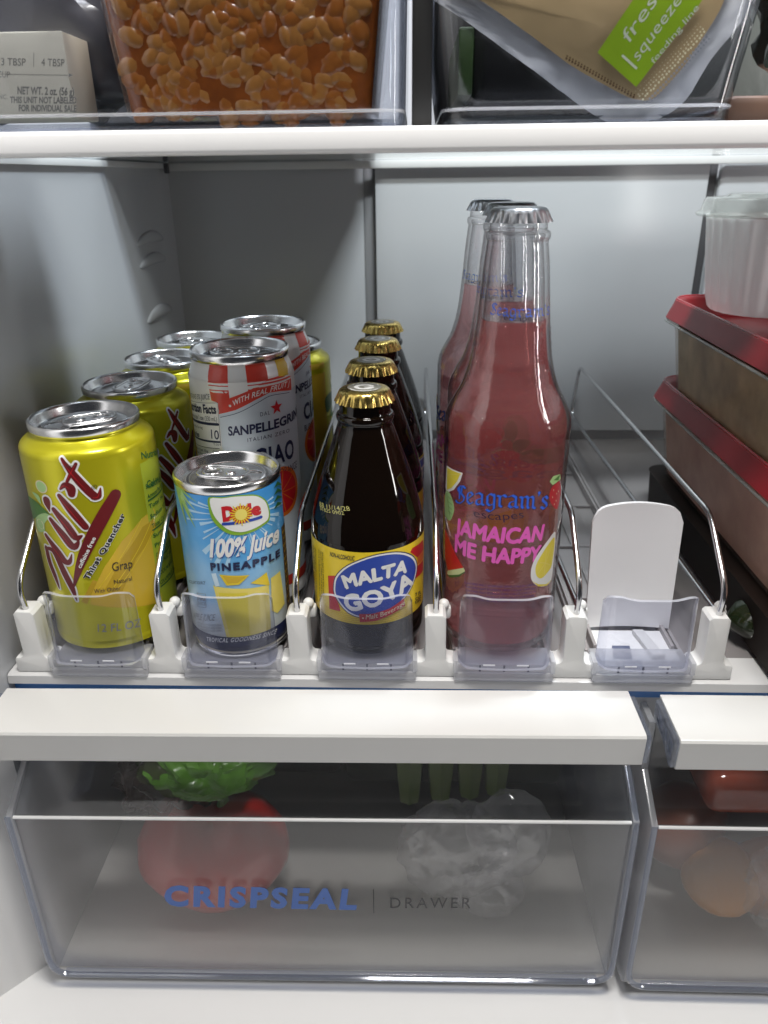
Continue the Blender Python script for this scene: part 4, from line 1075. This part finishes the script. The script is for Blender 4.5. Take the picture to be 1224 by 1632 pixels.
# ------------------------------------------------------------------ food boxes on the right
def tub_loop(x0, x1, y0, y1, r, z, n=6): return [(x, y, z) for x, y in rrect(x0, x1, y0, y1, r, n)]
def food_box(z0, z1, x0, x1, y0, y1, label, food, lip=16):
    t = thing('food_box', label, 'food container', ((x0+x1)/2, (y0+y1)/2, z0), 0, 'red-lidded food boxes')
    hx, hy, h = (x1-x0)/2, (y1-y0)/2, z1-z0
    bm = bmesh.new()
    loft(bm, [tub_loop(-hx+k, hx-k, -hy+k, hy-k, 22, z) for k, z in ((15, 0), (12, 2), (6, h-lip-6), (5, h-lip-1), (1, h-lip), (.6, h-lip+2.2), (3, h-lip+2.4))], True, False)
    finish('tub', bm, clear('cloudy_tub_plastic', (.88, .86, .84), 1.45, .14, milk=.10, milkcol=(.62, .55, .50), graz=.22), t, smooth=40)
    bm = bmesh.new()
    loft(bm, [tub_loop(-hx+k, hx-k, -hy+k, hy-k, 20, z) for k, z in ((16.5, 1), (13.5, 3), (7.5, h-lip-2))], True, True)
    finish('food', bm, food, t, smooth=40)
    bm = bmesh.new()
    loft(bm, [tub_loop(-hx+k, hx-k, -hy+k, hy-k, 22, z) for k, z in ((1.2, h-lip+2.6), (.0, h-lip+3.4), (3.2, h-3), (3.8, h-.6), (5.2, h), (7.2, h-.4), (8.4, h-2), (10, h-13), (12, h-13.8))], False, True)
    finish('lid', bm, pbr('red_lid', (.26, .008, .014), .42, coat=.05), t, smooth=40)
    bm = bmesh.new(); tube(bm, tub_loop(-hx+5.4, hx-5.4, -hy+5.4, hy-5.4, 18, h-.1), .75, 8, True); finish('lid_highlight_bead', bm, pbr('red_highlight', (.34, .012, .02), .25, coat=.4), t)  # lighter red paints a highlight along the lid's top edge
    bm = bmesh.new(); tube(bm, tub_loop(-hx+.4, hx-.4, -hy+.4, hy-.4, 22, h-lip+1.2), .9, 8, True); finish('tub_lip', bm, LIDC, t)
    return t
food_box(22, 92, 379, 560, -60, 236, 'lower red-lidded food box with pinkish food, right of the dispenser', pbr('pink_food', (.86, .47, .37), .6, var=.45, vscale=45, bump=.8, bscale=80))
food_box(78.5, 152, 375, 560, -40, 222, 'upper red-lidded food box with brownish food, under the white fluted cup', pbr('brown_food', (.60, .43, .23), .6, var=.8, vscale=45, bump=.8, bscale=80))
# dark tray underneath and a green pepper
bm = bmesh.new(); loft(bm, [tub_loop(386+k, 560, -40, 230, 14, z) for k, z in ((4, -10.8), (0, -8), (-2, 20), (-3, 21.5))]); tag(finish('dark_tray', bm, pbr('dark_tray_plastic', (.014, .008, .006), .6, spec=.2, var=.4, vscale=20), smooth=40), 'dark brown tray under the two red-lidded boxes', 'tray')
bm = bmesh.new(); blob(bm, (398, 34, 4), 17, 3, .12, .06, 4.4, (1.2, 1, .8)); tag(finish('green_pepper', bm, pbr('dark_green_skin', (.010, .018, .005), .15, coat=.6)), 'shiny dark green pepper at the shelf front below the red-lidded boxes', 'pepper')
cup = thing('fluted_cup', 'white fluted cup with a clear lid on top of the red-lidded boxes', 'cup', (436, 190, 146))
bm = bmesh.new(); nfl = 28
lathe(bm, [(0, 35), (1.5, 37), (8, 39), (30, 42.5), (56, 45.5), (58.5, 46), (59, 46.5)], nfl*6, mod=lambda k, a, r: r*(1-.045*(.5+.5*math.cos(a*nfl))*(1 if 1 < k < 5 else .2))); finish('cup_wall', bm, clear('white_cup_plastic', (.95, .95, .95), 1.4, .2, milk=1., milkcol=(.86, .87, .88), graz=.3), cup, smooth=60)
bm = bmesh.new(); lathe(bm, [(z+12, r) for z, r in [(46.5, 52), (48, 53), (49, 52), (50, 50), (56, 48.5), (57.5, 47), (57.8, 36), (59.5, 34), (60, .1)]], 72, close_bottom=False, close_top=True); finish('clear_lid', bm, LIDC, cup, smooth=50)
bm = bmesh.new(); blob(bm, (18, -6, 73), 26, 3, .4, .07, 1.3, (1.1, .8, .22)); finish('foil_seal', bm, pbr('dark_foil', (.10, .11, .10), .3, .6, bump=.6, bscale=140), cup)

# ------------------------------------------------------------------ things on the upper shelf
UZ = 247.7
def bin_box(x0, x1, y0, y1, z0, h, flare, label, rad=9, thick=1.8):
    t = thing('clear_bin', label, 'storage bin', ((x0+x1)/2, y0, z0), 0, 'clear storage bins')
    hx, d = (x1-x0)/2, y1-y0
    def lp(k, z): return [(x, y, z) for x, y in rrect(-hx-k, hx+k, -k, d+k, rad, 6)]
    bm = bmesh.new(); loft(bm, [lp(-1.5, 0), lp(0, 1.2), lp(flare, h)], True, False); loft(bm, [lp(-thick-.6, 3.2), lp(-thick+.2, 4.4), lp(flare-thick, h)][::-1], False, True)
    finish('bin_wall', bm, BIN, t, smooth=40)
    bm = bmesh.new(); tube(bm, [(x, y, .9) for x, y in rrect(-hx+.5, hx-.5, .5, d-.5, rad, 6)], .9, 8, True); finish('foot_bead', bm, CLEARB, t)
    bm = bmesh.new(); tube(bm, [(x, y, 6.0) for x, y in rrect(-hx-.5, hx+.5, -.6, d+.5, rad, 6)], .6, 8, True); finish('floor_bead', bm, clear('pale_clear', (.9, .92, .95), 1.5, .05, milk=.3), t)
    return t
bin_box(-60, 197, 3, 230, UZ, 90, 1.5, 'left clear bin holding the bean tub and the cream box')
bin_box(213, 326, 3, 220, UZ, 90, 10, 'right clear bin holding the pouch with the green label', 12)
# bean tub
bt = thing('bean_tub', 'clear tub of baked beans in orange sauce inside the left bin', 'food container', (133, 14, UZ+5.2))
def bl(hx, y0, y1, z, r=9): return [(x, y, z) for x, y in rrect(-hx, hx, y0, y1, r, 6)]
bm = bmesh.new(); loft(bm, [bl(50, 3, 100, 0), bl(52, 1, 102, 1.5), bl(59, -3, 106, 70)], True, False); finish('tub_wall', bm, clear('tub_plastic', (.95, .95, .94), 1.5, .05), bt)
bm = bmesh.new(); loft(bm, [bl(49, 4.2, 99, 1.0), bl(50.8, 2.3, 100.8, 2.5), bl(57.2, -1.2, 104, 64)], True, True); finish('sauce', bm, pbr('orange_sauce', (.36, .095, .014), .2, var=.55, vscale=110, coat=.5, bump=.5, bscale=150), bt)
BEAN = [pbr('bean_skin', (.54, .23, .05), .3, coat=.6, var=.25, vscale=120), pbr('bean_skin_dark', (.46, .15, .022), .3, coat=.6, var=.25, vscale=120)]
bmeshes = []
for mt in BEAN:
    b2 = bmesh.new(); bmesh.ops.create_uvsphere(b2, u_segments=10, v_segments=8, radius=1)
    for v in b2.verts:
        x, y, z = v.co; v.co = Vector((x*7.4, y*4.2, z*5.0-.7*x*x))
    o = finish('bean', b2, mt, bt, smooth=80); bmeshes.append(o)
first = True
for k in range(300):
    z = 1.5+60*(k+random.random())/300; hxz = 43.5+z*.1; x = random.uniform(-1, 1)*hxz
    o = bmeshes[k] if k < 2 else link(bpy.data.objects.new('bean', random.choice(bmeshes).data), bt)
    sz = random.uniform(.72, 1.06); surf = 2.45-z*.0570
    o.location = Vector((x, surf+3.9*sz-random.uniform(.25, .55+z*.02), z))*S
    o.rotation_euler = (0, random.uniform(0, PI), random.uniform(-.12, .12)); o.scale = (sz, sz, sz)
# cream box
cb = thing('butter_box', 'cream cardboard box printed with measuring marks beside the bean tub', 'box', (10, 17, UZ+6))
bm = bmesh.new(); box(bm, -60, 51, 0, 26, 0, 31, .8); finish('carton', bm, pbr('cream_card', (.70, .66, .54), .6, var=.04, vscale=50), cb)
A = plane_art(17, UZ+6, 10).zoom(0, 0, 1); A.part('print')
A.text('3 TBSP', (2, 104), (41, 105), (2, 92), GREYINK, 1); A.text('4 TBSP', (66, 105), (103, 106), (66, 93), GREYINK, 1)
A.stroke([(0, 118), (112, 120)], .18, GREYINK, 1, 0); A.stroke([(54, 84), (54, 106)], .18, GREYINK, 1, 0); A.poly([(110, 117), (116, 120), (110, 123)], GREYINK, 1)
A.text('CUP', (-4, 123), (16, 124), (-4, 113), GREYINK, 1)
A.text('NET WT. 2 oz. (56 g)', (28, 150), (118, 152), (28, 138), GREYINK, 1, bold=.03); A.text('THIS UNIT NOT LABELED', (16, 164), (122, 165), (16, 154), GREYINK, 1, bold=.03); A.text('FOR INDIVIDUAL SALE', (30, 177), (122, 178), (30, 167), GREYINK, 1, bold=.03)
A.text('INC.', (-4, 157), (12, 158), (-4, 150), GREYINK, 1)
A.build(cb)
bm = bmesh.new(); blob(bm, (20, 62, UZ+48), 60, 4, .25, .04, 9.4, (1.5, .35, .65)); tag(finish('charcoal_bag', bm, pbr('charcoal_film', (.055, .055, .065), .35, bump=.7, bscale=60, coat=.3)), 'charcoal grey plastic bag behind the cream box', 'bag')
bm = bmesh.new(); box(bm, -14, 175, 236, 362, UZ, UZ+120, 3); tag(finish('shade_carton', bm, pbr('black_card', (.02, .02, .02), .5)), 'black carton behind the left clear bin, enlarged to shade the back wall', 'box')  # extended back and upward to block lamp light from the back-left wall
bm = bmesh.new(); box(bm, 200.5, 208.5, 9, 200, UZ, UZ+92, 1.2); tag(finish('gap_shade_panel', bm, pbr('gap_shade_black', (.012, .012, .012), .5)), 'thin dark panel added to shade the gap between the two clear bins', 'box')  # added dark panel, stands in for shade in the gap between the bins
# pouch with the green label: a pillow of film in its own upright frame
px_y = 16
po = thing('drink_pouch', 'tan food pouch with a green label, point down in the right bin', 'pouch', (270, px_y, UZ+4.5))
A = plane_art(px_y, UZ+4.5, 270).zoom(900, 0, 3.7778)
outl = catmull([A.q(p) for p in ((-1000, -180), (-604, 110), (-363, 287), (-70, 505), (215, 706), (330, 730), (460, 728), (590, 708), (740, 600), (900, 350), (1120, 60), (1250, -300), (300, -620), (-900, -480))], 4, True)
inn = catmull([A.q(p) for p in ((-700, -120), (-480, 19), (-208, 212), (23, 385), (200, 490), (370, 580), (440, 600), (540, 590), (700, 420), (810, 260), (960, 0), (980, -260), (300, -500), (-620, -380))], 4, True)
def pillow(outline, y0, yb, n=7, mi=0):
    bm = bmesh.new(); c = np.mean(outline, axis=0)
    loops = []
    for k in range(n+1):
        t = k/n; s_ = 1-t; y = y0-yb*math.sin(t*PI/2)
        loops.append([(c[0]+(p[0]-c[0])*max(s_, .02), y, c[1]+(p[1]-c[1])*max(s_, .02)) for p in outline])
    loft(bm, loops, False, True); return bm
def crinkle(bm, amp, fq, seed):
    for v in bm.verts: v.co.y -= amp*abs(noise.noise(Vector((v.co.x*fq, seed, v.co.z*fq))))+amp*.5*abs(noise.noise(Vector((v.co.x*fq*2.3, seed+5, v.co.z*fq*2.3))))
bm = pillow(outl, 3.6, .5, 26); bmesh.ops.subdivide_edges(bm, edges=[e for e in bm.edges if e.calc_length() > 4], cuts=1); crinkle(bm, 2.2, .09, 2.); finish('film_border', bm, pbr('white_film', (.50, .51, .53), .25, coat=.4, bump=.5, bscale=60, var=.1), po)
bm = pillow(inn, 0.0, 2.5, 18); crinkle(bm, .7, .06, 7.); finish('pouch_front', bm, pbr('tan_pouch', (.40, .29, .15), .32, var=.15, vscale=30, coat=.3, bump=.2, bscale=30), po, recalc=True)
A.part('green_label')
def onp(o):
    o.location = (0, -3.6*S, 0); return o
gl_ = I['lime']
A.poly([(185, 325), (430, -40), (840, -40), (755, 95), (415, 530)], gl_, 0)
A.part('label_text')
GW = ink('label_white', (.62, .66, .50))
A.text('fresh', (370, 275), (600, -60), (322, 215), GW, 2); A.text('squeezed', (425, 380), (730, -40), (385, 330), GW, 2); A.stroke([(335, 345), (415, 418)], .9, GW, 2, 0)
A.text('feeding line', (520, 395), (790, 60), (497, 370), GW, 2)
A.part('halftone_dots')
for r_ in range(4):
    for k in range(24):
        t = k/23; bx, by = 452+t*370, 598-t*400+8*math.sin(t*PI)
        A.disc(A.q((bx-r_*13+random.uniform(-4, 4), by+4-r_*16+random.uniform(-4, 4))), max(.10, .42-.10*r_), I['cream'], 1, 8)
        if r_ < 2: A.disc(A.q((bx+12+r_*14, by+34+r_*12)), .5-.15*r_, I['grey'], 0, 8)
        if r_ < 2: A.disc(A.q((400-t*400+r_*4, 600-t*230-10-r_*14)), .45-.12*r_, I['brown'], 1, 8)
for o in A.build(po): onp(o)
bm = bmesh.new(); box(bm, 226, 306, 40, 120, UZ+4, UZ+85, 4); tag(finish('black_pack', bm, pbr('black_film', (.012, .012, .012), .22, coat=.5, bump=.5, bscale=60)), 'glossy black pack behind the pouch in the right bin', 'pack')
bm = bmesh.new(); box(bm, 219, 225, 20, 110, UZ+12, UZ+36, 1); tag(finish('green_pack', bm, pbr('dark_green_card', (.018, .04, .008), .4)), 'narrow dark green pack at the inner left side of the right bin', 'pack')
lf = thing('leafy_bag', 'dark crumpled bag with green leaves right of the clear bins', 'bag', (382, 40, UZ+24))
bm = bmesh.new(); blob(bm, (4, 6, 14), 40, 4, .28, .07, 15.5, (1, .8, .9)); finish('black_film', bm, pbr('black_crumpled_film', (.02, .025, .02), .22, coat=.5, bump=.9, bscale=120), lf)
bm = bmesh.new()
for k in range(14):
    c = Vector((random.uniform(-24, 30), random.uniform(-34, -26), random.uniform(4, 50))); d1 = Vector((random.uniform(-1, 1), random.uniform(-.4, .4), random.uniform(-1, 1))).normalized()*8; d2 = d1.cross(Vector((0.2, 1, .1))).normalized()*3.5
    vs = [bm.verts.new(c+a) for a in (-d1, -d1*.2+d2+Vector((0, -1, 0)), d1, -d1*.2-d2)]; bm.faces.new(vs)
finish('leaves', bm, pbr('dark_leaf', (.018, .05, .008), .4, var=.4, vscale=60), lf)['kind'] = 'stuff'
bm = bmesh.new(); box(bm, 331, 430, 26, 150, UZ, UZ+11, 3); tag(finish('brown_packet', bm, pbr('brown_card', (.11, .06, .04), .5, var=.3, vscale=40)), 'flat brown packet under the crumpled dark bag', 'packet')
bm = bmesh.new(); box(bm, 338, 480, 205, 245, UZ, UZ+84, 4); tag(finish('grey_pack', bm, pbr('grey_film', (.06, .065, .06), .3, coat=.4, bump=.6, bscale=60)), 'dark grey pack standing behind the crumpled dark bag', 'pack')
bm = bmesh.new(); box(bm, 213, 335, 130, 190, UZ, UZ+85, 3); tag(finish('dark_carton', bm, pbr('grey_black_card', (.03, .03, .03), .5)), 'dark carton at the back of the upper shelf behind the right bin', 'box')
